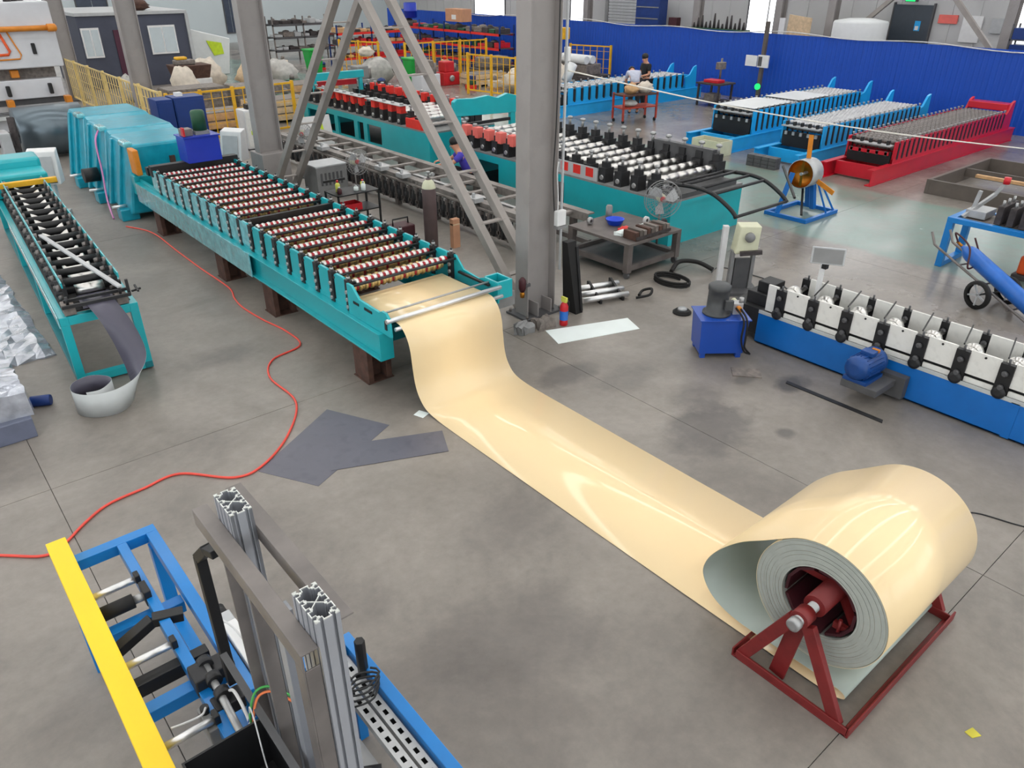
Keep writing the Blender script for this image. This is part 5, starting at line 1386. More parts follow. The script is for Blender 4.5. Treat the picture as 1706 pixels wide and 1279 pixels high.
for k, (x, y, lb) in enumerate(((5.9, 6.80, 'dirty grey rag heaped at the foot of the tall column'), (6.2, 6.74, 'crumpled brown rag against the base plate of the tall column'))):
    random.seed(50 + k); single(crumple(x - .12, y - .09, 0, x + .12, y + .09, .13, .03, 5, 5), 'rag', 'clutter_mid' if k else 'grey', lb, 'rag')
wb = thing('leaning_sheet', 'white sheet with a lime sticker standing behind the long grey frame', 'sheet', (9.4, 19.3, 0))
MB().hexa([(-.45, -.05, 0), (.45, -.05, 0), (.45, .0, 0), (-.45, .0, 0)], [(-.45, .12, .75), (.45, .12, .75), (.45, .15, .75), (-.45, .15, .75)]).build('board', 'white', wb)
MB().hexa([(.0, .0, .35), (.2, .0, .35), (.2, .04, .35), (.0, .04, .35)], [(.0, .06, .55), (.2, .06, .55), (.2, .09, .55), (.0, .09, .55)]).build('sticker', 'lime', wb)
# ------------------------------------------------------------------ corrugated blue partition
XW = 25.4
pw = struct(MB().box(XW + .045, -2.0, 0, XW + .06, 41.5, 2.19).build('wall_partition', 'blue_wall'))
def corr():
    b = MB(); w = .9; n = 6; d = w / n; pr_ = []
    for i in range(n):
        a = i * d; pr_ += [(0.03, a), (0.03, a + d * .55), (0.018, a + d * .70), (0.018, a + d * .85)]
    pr_.append((0.03, w))
    k = len(pr_)
    for x, y in pr_: b.v += [(x, y, 0), (x, y, 2.2)]
    for j in range(k - 1): b.f.append((2 * j, 2 * j + 1, 2 * j + 3, 2 * j + 2)); b.m.append(0); b.sm.append(False)
    return b
p0 = corr().build('panel', 'blue_wall', pw, loc=(XW, -1.9, 0))
for k in range(1, 48): inst(p0, 0, k * .903, 0)
cbp = [(XW - .02, y, 2.215 + .05 * math.sin(y * 1.3) + .03 * math.sin(y * .53)) for y in [-1 + .5 * i for i in range(70)]]
single(MB().tube(cbp, .018, 6), 'cable', 'wire_white', 'white cable draped in waves along the top of the blue partition', 'cable')
# post with distribution box and green lamp
dp = thing('distribution_post', 'slim post with an open white distribution box and green lamp at the blue partition', 'electrical post', (25.0, 16.15, 0))
MB().box(-.06, -.06, 0, .06, .06, 2.6).build('post', 'brown_frame', dp, .005)
MB().box(-.14, -.3, 1.15, -.06, .12, 1.55).build('box', 'white', dp, .01)
MB().box(-.16, -.06, 1.2, -.14, .08, 1.5).build('breaker', 'grey_dark', dp)
MB().box(-.15, .14, 1.17, -.12, .6, 1.52).build('door', 'white', dp, .005)
MB().cyl((-.02, .05, 1.55), (-.02, .05, 5.5), .03, 8).build('conduit', 'wire_white', dp)
MB().lathe((-.06, 0, .52), (-1, 0, 0), [(0, .1), (.06, .1), (.12, .06), (.13, 0)], 14).build('lamp', 'green_led', dp)
bn = thing('drill_bench', 'small work bench with a bench drill and a red box before the blue partition', 'bench', (23.2, 16.7, 0))
MB().box(-.45, -.5, .7, .45, .5, .75).build('tabletop', 'clutter_dark', bn)
for x in (-.4, .34):
    for y in (-.45, .39): MB().box(x, y, 0, x + .06, y + .06, .7).build('leg', 'clutter_dark', bn)
MB().box(-.4, -.45, .15, .4, .45, .18).build('shelf', 'clutter_dark', bn)
MB().cyl((.2, 0, .75), (.2, 0, 1.5), .035, 10).build('drill_column', 'steel_mill', bn)
MB().box(.02, -.1, 1.15, .35, .1, 1.38).build('drill_head', 'clutter_mid', bn, .02)
MB().box(-.3, -.3, .75, .1, .3, .85).build('red_box', 'red', bn, .02)
MB().box(-.3, -.2, .18, .1, .2, .4).build('parts_bin', 'clutter_mid', bn)

# ------------------------------------------------------------------ formers standing across the hall
def tab_former(name_label, loc, rz, L, Wd, n, pitch, start, base_m, tab_m, entry, cover=None, ztop=.85):
    t = thing('roll_forming_machine', name_label, 'machine', loc, rz)
    hw = Wd / 2
    for sx in (-1, 1):
        b = MB(); x0 = sx * hw
        xi = x0 - sx * .14
        b.box(min(x0, xi), 0, .0, max(x0, xi), L, .02); b.box(min(x0, xi), 0, .33, max(x0, xi), L, .35)
        xm = x0 - sx * .03
        b.box(xm - .008, 0, .02, xm + .008, L, .33)
        b.build('base_beam', base_m, t)
    MB().box(-hw + .14, .45, .04, hw - .14, .53, .33).build('end_beam', base_m, t)
    for k in range(1, 5): MB().box(-hw + .14, L * k / 5, .1, hw - .14, L * k / 5 + .1, .3).build('cross_member', base_m, t)
    MB().box(-hw + .14, L - .1, .04, hw - .14, L - .02, .33).build('end_beam', base_m, t)
    tp = [(-pitch * .30, .35), (pitch * .30, .35), (pitch * .30, ztop), (-pitch * .30, ztop)]
    for sx in (-1, 1):
        x = sx * (hw - .08)
        t0 = MB().prism(tp, 'x', -.018, .018).build('stand_plate', tab_m, t, loc=(x, start, 0))
        b = MB().box(-.025, -.035, .42, .025, .035, ztop - .04, 0); b.cyl((0, 0, ztop - .04), (0, 0, ztop + .06), .015, 6, 1); b.lathe((0, 0, ztop + .03), (0, 0, 1), [(0, .03), (.03, .03)], 8, 1)
        s0 = b.build('adjusting_screw', ['dark_metal', 'steel'], t, loc=(x, start + pitch / 2, 0))
        for i in range(1, n):
            inst(t0, 0, i * pitch, 0); inst(s0, 0, i * pitch, 0)
        MB().box(x - .02, start - pitch * .3, .35, x + .02, start + pitch * (n - .7), .45).build('side_rail', tab_m, t)
    cw = Wd - .3; k = 10; prof = [(-.05, .025), (0, .025)]
    for i in range(k):
        a = cw * i / k; w = cw / k
        prof += [(a + .002, .055), (a + w * .55, .055), (a + w * .6, .04), (a + w * .98, .04)]
    prof += [(cw, .025), (cw + .05, .025)]
    r0 = MB().lathe((-cw / 2, 0, ztop - .04), (1, 0, 0), prof, 10).build('roller', entry, t, loc=(0, start + pitch / 2, 0))
    r1 = MB().lathe((-cw / 2, 0, ztop - .17), (1, 0, 0), prof, 8).build('roller', 'steel_mill', t, loc=(0, start + pitch / 2 + .02, 0))
    for i in range(1, n):
        inst(r0, 0, i * pitch, 0); inst(r1, 0, i * pitch, 0)
    MB().box(-hw + .12, start - .1, .3, hw - .12, start - .04, ztop - .22).build('black_front', 'black', t)
    MB().box(-hw + .12, start - .22, ztop - .10, hw - .12, start - .02, ztop - .07).build('entry_plate', 'galv', t, .004)
    for i in range(5):
        x = -hw + .22 + (Wd - .44) * i / 4
        MB().box(x - .03, start - .14, ztop - .30, x + .03, start - .1, ztop - .22).build('guide_nut', 'galv', t)
        MB().box(x - .025, start - .16, ztop - .07, x + .025, start - .08, ztop + .02).build('guide_block', 'dark_metal', t)
    for a in (cover or ()):
        MB().box(-hw + .12, a[0], ztop + .03, hw - .12, a[1], ztop + .035).build('white_sheet', 'tank_white', t)
    # cutter frame at the far end
    for sx in (-1, 1):
        MB().prism([(L - .9, .35), (L - .3, .35), (L - .35, ztop + .25), (L - .5, ztop + .2), (L - .7, ztop - .05), (L - .9, ztop - .1)], 'x', sx * (hw - .1) - .03, sx * (hw - .1) + .03).build('cutter_plate', tab_m, t)
    MB().box(-hw + .13, L - .6, ztop - .2, hw - .13, L - .45, ztop - .08).build('cutter_beam', tab_m, t)
    return t
B_ = R(-90)
tab_former('sky blue former beside the two workers at the blue partition', (16.9, 18.85, 0), B_, 7.6, 1.25, 17, .34, .9, 'blue_sky', 'blue_sky', 'roll_steel')
tab_former('sky blue former topped with white cover sheets', (17.0, 12.3, 0), B_, 7.5, 1.4, 22, .25, 1.1, 'blue_sky', 'blue_sky', 'roll_steel', ((1.1, 2.9), (3.3, 4.9)), .95)
tab_former('sky blue former with bare steel rollers next to the red former', (16.7, 10.05, 0), B_, 6.9, 1.25, 20, .25, 1.1, 'blue_sky', 'blue_sky', 'roll_steel', None, .88)
rf = tab_former('bright red former with dense rows of dark rollers', (16.6, 8.2, 0), B_, 7.9, 1.25, 26, .235, 1.0, 'red_machine', 'red_machine', 'steel_mill', None, .82)
MB().box(-.5, 7.2, .82, .5, 7.6, 1.0).build('cutter_head', 'red_machine', rf, .02)
MB().box(-.46, .93, .42, .46, .97, .46).build('chain', 'black', rf)
MB().box(-.46, .86, .52, .46, .98, .60).build('red_beam', 'red_machine', rf, .005)
# trays and bricks in front of the blue formers
gt = thing('steel_tray', 'open grey steel tray in front of the white sheeted former', 'tray', (16.75, 11.95, 0))
for a in ((-.25, -.45, -.22, .45), (.22, -.45, .25, .45), (-.22, -.45, .22, -.42), (-.22, .42, .22, .45)): MB().box(a[0], a[1], 0, a[2], a[3], .36).build('side', 'cream', gt)
MB().box(-.22, -.42, .02, .22, .42, .05).build('bottom', 'clutter_dark', gt)
bp_ = thing('brick_stack', 'low stack of dark grey blocks on the floor before a blue former', 'blocks', (16.45, 10.2, 0))
bk = None
for i in range(2):
    for j in range(4):
        for k in range(3):
            if bk is None: bk = MB().box(0, 0, 0, .11, .19, .085).build('block', 'grey_dark', bp_, .006, loc=(-.12, -.4, 0))
            else: inst(bk, i * .118, j * .2, k * .09)

# ------------------------------------------------------------------ small blue decoiler with brass drum
gdv = thing('decoiler', 'small blue decoiler with an open brass drum and orange arms', 'decoiler', (13.6, 7.45, 0))
for y in (-.45, .38): MB().box(-.55, y, 0, .6, y + .07, .07).build('base_rail', 'blue_base', gdv, .005)
for x in (-.55, .53): MB().box(x, -.38, 0, x + .07, .38, .07).build('base_rail', 'blue_base', gdv, .005)
MB().bar((-.5, .2, .07), (-.32, .12, .82), .07, .07).build('post', 'blue_base', gdv, .005)
MB().bar((.3, -.08, .07), (.12, -.06, .74), .09, .09).build('post', 'blue_base', gdv, .005)
MB().bar((.42, .1, .07), (.16, .06, .74), .09, .09).build('post', 'blue_base', gdv, .005)
MB().bar((.5, -.4, .07), (.16, -.15, .72), .03, .03).build('stay', 'blue_base', gdv)
MB().bar((.2, -.42, .07), (.1, -.15, .7), .03, .03).build('stay', 'blue_base', gdv)
MB().bar((-.3, -.2, .07), (.1, .1, .5), .04, .04).build('stay', 'black', gdv)
MB().lathe((-.25, 0, .80), (1, 0, 0), [(0, .255), (.0, .265), (.36, .265), (.36, .1), (.40, .1)], 24, caps=False).build('drum', 'galv', gdv)
MB().lathe((-.25, 0, .80), (1, 0, 0), [(0, .25), (.22, .25), (.22, .02)], 24, caps=False).build('drum_liner', 'brass', gdv)
MB().cyl((-.24, 0, .80), (.45, 0, .80), .03, 10).build('axle', 'steel', gdv)
MB().bar((-.2, 0, .57), (-.2, 0, 1.03), .05, .01, up=(1, 0, 0)).build('spoke', 'brass', gdv)
MB().bar((-.02, .02, 1.06), (-.02, .05, 1.48), .09, .015, up=(1, 0, 0)).build('arm', 'orange', gdv)
MB().bar((-.02, -.24, .68), (-.02, -.6, .52), .09, .015, up=(1, 0, 0)).build('arm', 'orange', gdv)
MB().bar((-.02, .2, .68), (-.02, .3, .6), .09, .015, up=(1, 0, 0)).build('arm', 'orange', gdv)
single(MB().bar((12.05, 6.75, .72), (13.2, 7.75, .92), .035, .035), 'feed_strut', 'black', 'thin black strut between the feed table arms and the brass drum', 'strut')
# ------------------------------------------------------------------ right edge: brown frames, blue stand, gas cylinder on a trolley
def tray_frame(loc, lx, ly, label):
    t = thing('frame', label, 'frame', loc)
    for a in ((0, 0, lx, .08), (0, ly - .08, lx, ly), (0, .08, .08, ly - .08), (lx - .08, .08, lx, ly - .08)): MB().box(a[0], a[1], 0, a[2], a[3], .3).build('side', 'brown_frame', t, .006)
    MB().box(lx * .55, .08, .1, lx * .55 + .06, ly - .08, .28).build('divider', 'brown_frame', t)
    return t
tray_frame((17.0, 3.4, 0), 3.2, 3.2, 'low brown rectangular steel frame lying on the floor beside the red former')
single(MB().box(17.9, 4.2, .301, 18.0, 6.0, .36), 'plank', 'wood', 'pale wooden plank lying across the brown steel frame', 'plank')
bs = thing('punch_stand', 'blue tube stand carrying a punching unit behind the blue gas cylinder', 'machine', (13.05, 3.0, 0))
for x in (-.42, .30):
    MB().box(x, -2.6, .72, x + .1, 1.45, .80).build('top_rail', 'blue_mid', bs, .005)
    for y in (1.35, -.2, -2.4): MB().box(x, y, .0, x + .1, y + .1, .72).build('leg', 'blue_mid', bs, .005)
MB().box(-.32, 1.35, .0, .30, 1.45, .08).build('foot_rail', 'blue_mid', bs, .005)
MB().box(-.32, 1.35, .72, .30, 1.45, .80).build('end_rail', 'blue_mid', bs, .005)
MB().box(-.32, -2.4, .74, .3, 1.3, .78).build('bed', 'clutter_mid', bs)
for k in range(5):
    MB().box(-.3, .75 - k * .17, .80, .26, .84 - k * .17, 1.08).build('die_stand', 'clutter_dark', bs, .01)
    for x in (-.25, -.05, .15): MB().cyl((x, .79 - k * .17, 1.08), (x, .79 - k * .17, 1.16), .02, 8).build('bolt', 'steel', bs)
MB().box(-.38, -.3, .80, .36, -.1, 1.25).build('side_housing', 'blue_mid', bs, .02)
MB().bar((-.25, 1.3, .8), (.1, 1.05, 1.15), .05, .05).build('lever', 'galv', bs)
MB().bar((.1, 1.05, 1.15), (.1, .95, 1.35), .05, .05).build('lever', 'galv', bs)
MB().bar((-.1, 1.25, .8), (-.1, 1.2, 1.2), .05, .05).build('lever', 'galv', bs)
MB().box(-.2, 1.0, .80, .2, 1.3, .92).build('clamp_plate', 'galv', bs, .01)
MB().cyl((.1, .95, 1.32), (.1, .95, 1.42), .05, 10).build('knob', 'red', bs)
# trolley lying back with the blue cylinder strapped on it
ct = thing('cylinder_trolley', 'two-wheeled steel trolley tilted back under the blue gas cylinder', 'trolley', (11.4, 3.0, 0))
A0 = Vector((11.75, 3.75, .62)); A1 = Vector((11.15, 2.25, .06)); axd = (A1 - A0).normalized(); sdv = axd.cross(Vector((0, 0, 1))).normalized(); upv_ = sdv.cross(axd)
for sg in (-1, 1):
    o_ = sdv * .17 * sg - upv_ * .16
    wpart(MB().tube([tuple(A0 + o_ - axd * .55 + upv_ * .12), tuple(A0 + o_ - axd * .4), tuple(A1 + o_ * .9 + Vector((0, 0, .06)))], .018, 8), 'side_tube', 'steel_mill', ct)
    wc_ = A0 + axd * .62 + sdv * .28 * sg; wc_.z = .2
    wh = wpart(MB().lathe(tuple(wc_ - sdv * .025), tuple(sdv), [(0, .15), (.0, .2), (.05, .2), (.05, .15)], 24, caps=False), 'wheel', 'rubber', ct)
    for k in range(5):
        a = 2 * PI * k / 5
        wpart(MB().bar(tuple(wc_), tuple(wc_ + axd * .155 * math.cos(a) + upv_ * .155 * math.sin(a)), .02, .02), 'spoke', 'grey_light', ct)
for u in (.1, .55, 1.1):
    p = A0 + axd * u - upv_ * .155
    wpart(MB().cyl(tuple(p - sdv * .17), tuple(p + sdv * .17), .014, 8), 'cross_tube', 'steel_mill', ct)
wa = A0 + axd * .62; wa.z = .2
wpart(MB().cyl(tuple(wa - sdv * .29), tuple(wa + sdv * .29), .014, 8), 'wheel_axle', 'black', ct)
gb = thing('gas_cylinder', 'bright blue gas cylinder lying tilted on a two-wheeled trolley', 'gas cylinder', tuple(A1 + Vector((0, 0, .02))))
gl = (A1 - A0).length
wpart(MB().lathe(tuple(A0), tuple(axd), [(-.1, .03), (-.06, .04), (-.03, .07), (.03, .1), (.1, .112), (gl - .05, .112), (gl, .1)], 20), 'shell', 'blue_cyl', gb)
wpart(MB().lathe(tuple(A0), tuple(axd), [(-.22, .02), (-.1, .02)], 10), 'valve', 'brass', gb)
hpts = [A0 - axd * .2, A0 - axd * .25 + upv_ * .15 + sdv * .1, A0 + axd * .1 + upv_ * .16 + sdv * .16, A0 + axd * .3 + sdv * .22 - upv_ * .05, A0 + axd * .1 - sdv * .2 - upv_ * .1, A0 - axd * .15 - sdv * .2 + upv_ * .1]
single(MB().tube([tuple(p) for p in hpts], .013, 8, 0, 7), 'hose', 'maroon_dark', 'red rubber hose looped round the head of the blue gas cylinder', 'hose')
ob_ = thing('hand_reel', 'orange and dark tool standing on the floor beside the blue gas cylinder', 'tool', (13.1, 3.3, 0))
MB().box(-.12, -.1, .08, .12, .1, .36).build('case', 'orange_hot', ob_, .03)
MB().box(-.16, -.14, 0, .16, .14, .08).build('base', 'clutter_dark', ob_, .01)
MB().tube([(-.1, 0, .36), (-.08, 0, .46), (.08, 0, .46), (.1, 0, .36)], .015, 8).build('handle', 'cream', ob_)
# cream pump stand between the hydraulic tank and the open floor
dr = thing('pump_stand', 'cream coloured drill head on a dark stand behind the royal blue hydraulic tank', 'machine', (9.3, 5.85, 0), R(-40))
MB().box(-.25, -.25, 0, .25, .25, .05).build('base', 'grey_dark', dr)
for x in (-.18, .12): MB().box(x, -.05, .05, x + .05, .05, .62).build('column', 'grey', dr, .004)
MB().box(-.11, -.03, .05, .11, .03, .5).build('back_plate', 'grey_dark', dr)
MB().hexa([(-.16, -.12, .6), (.16, -.12, .6), (.16, .14, .6), (-.16, .14, .6)], [(-.12, -.1, 1.0), (.18, -.1, 1.0), (.18, .14, 1.0), (-.12, .14, 1.0)]).build('head', 'cream', dr, .015)
MB().lathe((.02, -.1, .85), (0, -1, 0), [(0, .07), (.05, .07), (.08, .02)], 14).build('dial', 'grey', dr)
MB().bar((-.1, -.16, .62), (.2, -.2, .66), .05, .06).build('lever', 'clutter_dark', dr)
MB().box(-.34, -.02, .05, -.26, .06, .98).build('white_post', 'wire_white', dr, .005)
# red trolley by the workers
rc = thing('parts_trolley', 'red two-shelf trolley with sacks on it behind the wide teal former', 'trolley', (18.75, 16.4, 0), R(-12))
for x in (-.65, .6):
    for y in (-.3, .25): MB().box(x, y, .08, x + .05, y + .05, .85).build('post', 'red_brown', rc)
for z in (.78, .42): MB().box(-.65, -.3, z, .65, .3, z + .04).build('shelf', 'rust' if z > .5 else 'red_brown', rc)
for x in (-.6, .6):
    for y in (-.25, .25): MB().cyl((x - .02, y, .05), (x + .02, y, .05), .05, 10).build('caster', 'rubber', rc)
def sack(loc, sz, m_, label, seed, cat='sack', nm='sack', group=None):
    random.seed(seed)
    b = MB(); n = 12; k = 7
    for j in range(k + 1):
        v = j / k; r_ = math.sin(PI * (.12 + .80 * v)) ** .6
        for i in range(n):
            a = 2 * PI * i / n; q_ = r_ * (1 + random.uniform(-.2, .2))
            b.v.append((sz[0] / 2 * q_ * math.cos(a), sz[1] / 2 * q_ * math.sin(a), sz[2] * v * (1 + (random.uniform(-.12, .06) if j else 0))))
    for j in range(k):
        for i in range(n):
            i2 = (i + 1) % n; b.f.append((j * n + i, j * n + i2, (j + 1) * n + i2, (j + 1) * n + i)); b.m.append(0); b.sm.append(True)
    b.f.append(tuple(range(n))[::-1]); b.m.append(0); b.sm.append(False)
    b.f.append(tuple(k * n + i for i in range(n))); b.m.append(0); b.sm.append(False)
    o = b.build(nm, m_); o.location = loc
    ORG[o.name] = (tuple(loc), 0)
    o['label'] = label; o['category'] = cat
    if group: o['group'] = group
    return o
sack((18.55, 16.4, .821), (.45, .4, .3), 'wood', 'tan cloth sack on the red trolley by the workers', 1)
sack((19.05, 16.3, .821), (.55, .45, .32), 'sack', 'cream cloth sack on the red trolley by the workers', 2)
sack((18.5, 16.4, .461), (.5, .4, .2), 'sack_grey', 'grey cloth bundle on the lower shelf of the red trolley', 3)
# slack tape across the hall
tp_ = [Vector((6.78, 7.05, 3.12)), Vector((8.6, 5.95, 2.66)), Vector((10.4, 4.8, 2.3)), Vector((12.25, 3.6, 2.02)), Vector((14.0, 2.46, 1.8))]
single(MB().tube([tuple(p) for p in tp_], .009, 6, 0, 8), 'rope', 'tape', 'pale rope stretched through the air from the tall column over the formers', 'rope')
# ------------------------------------------------------------------ behind the partition, along the right wall
def wall_column(y, label):
    t = thing('steel_column', label, 'column', (31.6, y, 0))
    b = MB().box(-.2, -.16, 0, -.18, .16, ZC - .01); b.box(.18, -.16, 0, .2, .16, ZC - .01); b.box(-.18, -.008, 0, .18, .008, ZC - .01)
    b.build('shaft', 'col_grey', t)
    MB().box(-.3, -.25, 0, .3, .25, .03).build('base_plate', 'grey_dark', t)
    return t
for y, lb in ((31.4, 'grey wall column behind the blue partition beside the roller shutter'), (24.2, 'grey wall column behind the blue partition beside the toolbit rack'), (19.9, 'grey wall column behind the blue partition next to the tall bright window'), (17.5, 'grey wall column behind the blue partition where the diagonal brace rises to the tank'), (10.9, 'grey wall column behind the blue partition next to the blue crate rack')):
    wall_column(y, lb)
def strut(a, b, label):
    t = thing('wall_brace', label, 'brace', a)
    wpart(MB().bar(a, b, .16, .16), 'bar', 'brace_grey', t, .006)
    wpart(MB().box(a[0] - .12, a[1] - .14, a[2] - .1, a[0] + .12, a[1] + .14, a[2] + .1), 'gusset', 'grey_dark', t)
strut((32.2, 17.2, 1.6), (32.2, 13.3, 5.2), 'grey diagonal wall brace above the white tank')
strut((31.3, 11.1, 1.6), (31.3, 15.2, 5.6), 'grey diagonal wall brace beside the dark door and wall notices')
sd_ = thing('roller_shutter', 'pale grey roller shutter door in the wall behind the blue partition', 'shutter', (32.9, 29.3, 0))
s0 = MB().box(-.05, -1.8, 0, .0, 1.8, .13).build('slat', 'grey_light', sd_, .01)
for k in range(1, 30): inst(s0, 0, 0, k * .145)
MB().box(-.09, -1.95, 0, .03, -1.8, 4.4).build('guide_rail', 'grey', sd_)
MB().box(-.09, 1.8, 0, .03, 1.95, 4.4).build('guide_rail', 'grey', sd_)
dd = struct(MB().box(32.85, 14.15, 0, 32.95, 15.65, 2.95).build('door_1', 'door_dark'))
MB().box(32.83, 14.1, 0, 32.97, 14.15, 3.02).build('frame', 'grey_dark', dd); MB().box(32.83, 15.65, 0, 32.97, 15.7, 3.02).build('frame', 'grey_dark', dd)
MB().box(32.84, 14.5, 2.05, 32.85, 14.72, 2.4).build('notice', 'blue_sky', dd); MB().box(32.83, 14.55, 2.08, 32.84, 14.68, 2.22).build('notice', 'white', dd)
for y, z, lb in ((14.95, 3.06, 'green exit lamp over the dark door in the far wall'), (28.3, 2.75, 'green exit lamp in front of the roller shutter')):
    t = thing('exit_lamp', lb, 'lamp', (32.6, y, z))
    MB().box(-.05, -.2, 0, .2, .2, .16).build('housing', 'grey_dark', t)
    MB().box(-.06, -.18, .02, -.05, .18, .14).build('face', 'green_led', t)
cbn = thing('control_cabinet', 'dark blue cabinet with shelves below the exit lamp by the roller shutter', 'cabinet', (31.8, 27.2, 0))
MB().box(-.3, -.75, 0, .3, .75, 2.9).build('body', 'blue_dark', cbn, .01)
for z in (1.0, 1.5, 2.0, 2.5): MB().box(-.33, -.7, z, -.3, .7, z + .05).build('shelf_edge', 'grey', cbn)
tk = thing('storage_tank', 'white cylindrical storage tank behind the blue partition', 'tank', (30.9, 15.9, 0))
MB().lathe((0, 0, 0), (0, 0, 1), [(0, .95), (.05, 1.0), (2.35, 1.0), (2.42, .96), (2.5, .5), (2.52, 0)], 28).build('shell', 'tank_white', tk)
MB().lathe((0, 0, 1.2), (0, 0, 1), [(0, 1.005), (.04, 1.012), (.08, 1.005)], 28, caps=False).build('hoop', 'grey_light', tk)
for y0, y1, z0, z1, m_, lb in ((13.2, 13.9, 2.35, 2.65, 'pink_cap', 'faded pink notice on the wall right of the dark door'), (12.3, 13.0, 1.75, 2.65, 'white', 'white notice board on the wall right of the dark door'), (11.6, 12.0, 2.1, 2.6, 'grey_light', 'pale grey wall box near the second diagonal brace')):
    single(MB().box(32.9, y0, z0, 32.97, y1, z1), 'notice_board', m_, lb, 'notice', bevel=.01)
bd = thing('leaning_board', 'pinkish board leaning behind the blue partition beside a wall column', 'board', (30.5, 18.3, 0))
MB().prism([(-.55, 0), (.55, 0), (.45, 2.55), (-.55, 2.45)], 'x', -.03, .03).build('sheet', 'wood_pale', bd)
MB().box(.1, .7, 0, .16, .95, 2.4).build('batten', 'white', bd)
tr = thing('tool_rack', 'long rack of upright dark tool holders behind the blue partition', 'rack', (30.6, 22.3, 0))
MB().box(-.3, -1.5, 1.7, .3, 1.5, 1.85).build('tray', 'green_dark', tr)
for y in (-1.4, 1.3): MB().box(-.25, y, 0, .25, y + .1, 1.7).build('leg', 'grey_dark', tr)
for k, h in enumerate((.3, .45, .25, .55, .5, .2, .35, .6, .3, .25, .5, .4, .2)): MB().lathe((0, -1.35 + k * .22, 1.85), (0, 0, 1), [(0, .07), (h * .6, .05), (h, .03)], 8).build('tool_holder', 'clutter_dark', tr)
cr = thing('crate_rack', 'rack of blue crates behind the blue partition', 'rack', (30.4, 9.4, 0))
for y in (-.9, .85):
    for x in (-.3, .25): MB().box(x, y, 0, x + .05, y + .05, 2.6).build('post', 'grey_dark', cr)
for z in (1.6, 2.1): MB().box(-.3, -.9, z, .3, .9, z + .04).build('shelf', 'grey_dark', cr)
for z in (1.64, 2.14):
    for k in range(3): MB().box(-.28, -.85 + k * .58, z, .28, -.32 + k * .58, z + .34).build('crate', 'blue_dark', cr, .01)
rd = thing('fire_box', 'small dark red fire box behind the blue partition', 'box', (31.3, 25.3, 1.6))
MB().box(-.15, -.25, 0, .15, .25, .55).build('body', 'maroon_dark', rd, .01); MB().box(-.12, -.2, -1.6, .12, .2, 0).build('stand', 'grey_dark', rd)

# ------------------------------------------------------------------ left rear: press, steel drum, fences, cabin
ps = thing('press', 'large white mechanical press with an orange pipe along its top', 'machine', (3.0, 27.2, 0))
wpart(MB().box(.5, 26.0, 1.75, 5.1, 28.4, 3.4), 'upper_frame', 'press_white', ps, .03)
wpart(MB().box(.5, 26.1, .95, 4.95, 28.2, 1.45), 'slide', 'press_white', ps, .02)
wpart(MB().box(.5, 26.4, 1.45, 4.9, 28.0, 1.75), 'slide_gap', 'clutter_mid', ps)
wpart(MB().box(.5, 25.9, .0, 5.1, 28.4, .62), 'bed', 'press_white', ps, .02)
wpart(MB().box(.5, 26.2, .62, 5.0, 28.2, .95), 'die_space', 'grey_dark', ps)
wpart(MB().box(.6, 25.7, .7, 4.9, 25.95, .82), 'die_plate', 'galv', ps, .01)
wpart(MB().box(.6, 25.6, .5, 4.9, 25.9, .6), 'die_plate', 'strip_light', ps, .01)
wpart(MB().cyl((.4, 25.9, 2.75), (5.05, 25.9, 2.75), .07, 14), 'orange_pipe', 'orange', ps)
wpart(MB().lathe((4.9, 25.9, 2.75), (1, 0, 0), [(0, .1), (.2, .1), (.24, .05)], 14), 'pipe_end', 'orange', ps)
wpart(MB().tube([(3.7, 25.97, 2.7), (3.85, 25.97, 2.2), (3.8, 25.97, 2.12), (2.6, 25.97, 2.1)], .035, 8), 'pipe', 'orange_hot', ps)
wpart(MB().tube([(3.9, 25.97, 2.7), (4.1, 25.97, 2.1), (4.05, 25.97, 2.0), (2.6, 25.97, 1.98)], .02, 8), 'pipe', 'orange', ps)
for x, z in ((4.45, 2.1), (4.6, 1.05), (3.55, 1.05)): wpart(MB().box(x - .05, 25.96, z, x + .05, 26.08, z + .28), 'slot', 'black', ps, .02)
wpart(MB().box(3.75, 26.2, 1.5, 3.95, 26.45, 1.7), 'gauge', 'orange', ps, .02)
for x in (3.45, 4.9): wpart(MB().box(x - .06, 25.6, .62, x + .1, 25.9, 1.0), 'yellow_bracket', 'orange', ps, .01)
for k in range(9): wpart(MB().lathe((3.0 + k * .2, 26.4 + .3 * (k % 3), 3.4), (0, 0, 1), [(0, .1), (.25 + .1 * (k % 2), .07), (.4, .02)], 8), 'top_fitting', 'clutter_dark', ps)
dm = thing('steel_coil', 'shiny steel coil lying on its side in front of the white press', 'coil', (3.75, 22.6, 0))
MB().lathe((-.75, 0, .62), (1, 0, 0), [(0, .25), (0, .60), (1.5, .60), (1.5, .25), (0, .25)], 36, caps=False).build('wound_body', 'coil_dark', dm)
MB().lathe((-.76, 0, .62), (1, 0, 0), [(0, .1), (1.52, .1)], 12).build('spindle', 'dark_metal', dm)
for x in (-.6, .5): MB().box(x, -.35, 0, x + .1, .35, .12).build('cradle', 'dark_metal', dm)
ub = thing('uncoiler', 'dark uncoiler with a swing arm beside the shiny steel coil', 'machine', (2.75, 21.6, 0))
MB().bar((0, 0, .0), (.1, .3, 1.1), .14, .14).build('arm', 'clutter_dark', ub)
MB().box(-.3, -.3, .0, -.08, .3, .85).build('cabinet', 'grey_light', ub, .02)
MB().box(-.6, .0, .5, .0, .25, .8).build('gear_case', 'clutter_dark', ub, .02)
MB().box(-.55, -.1, .85, -.3, .15, 1.0).build('red_cap', 'red', ub, .02)
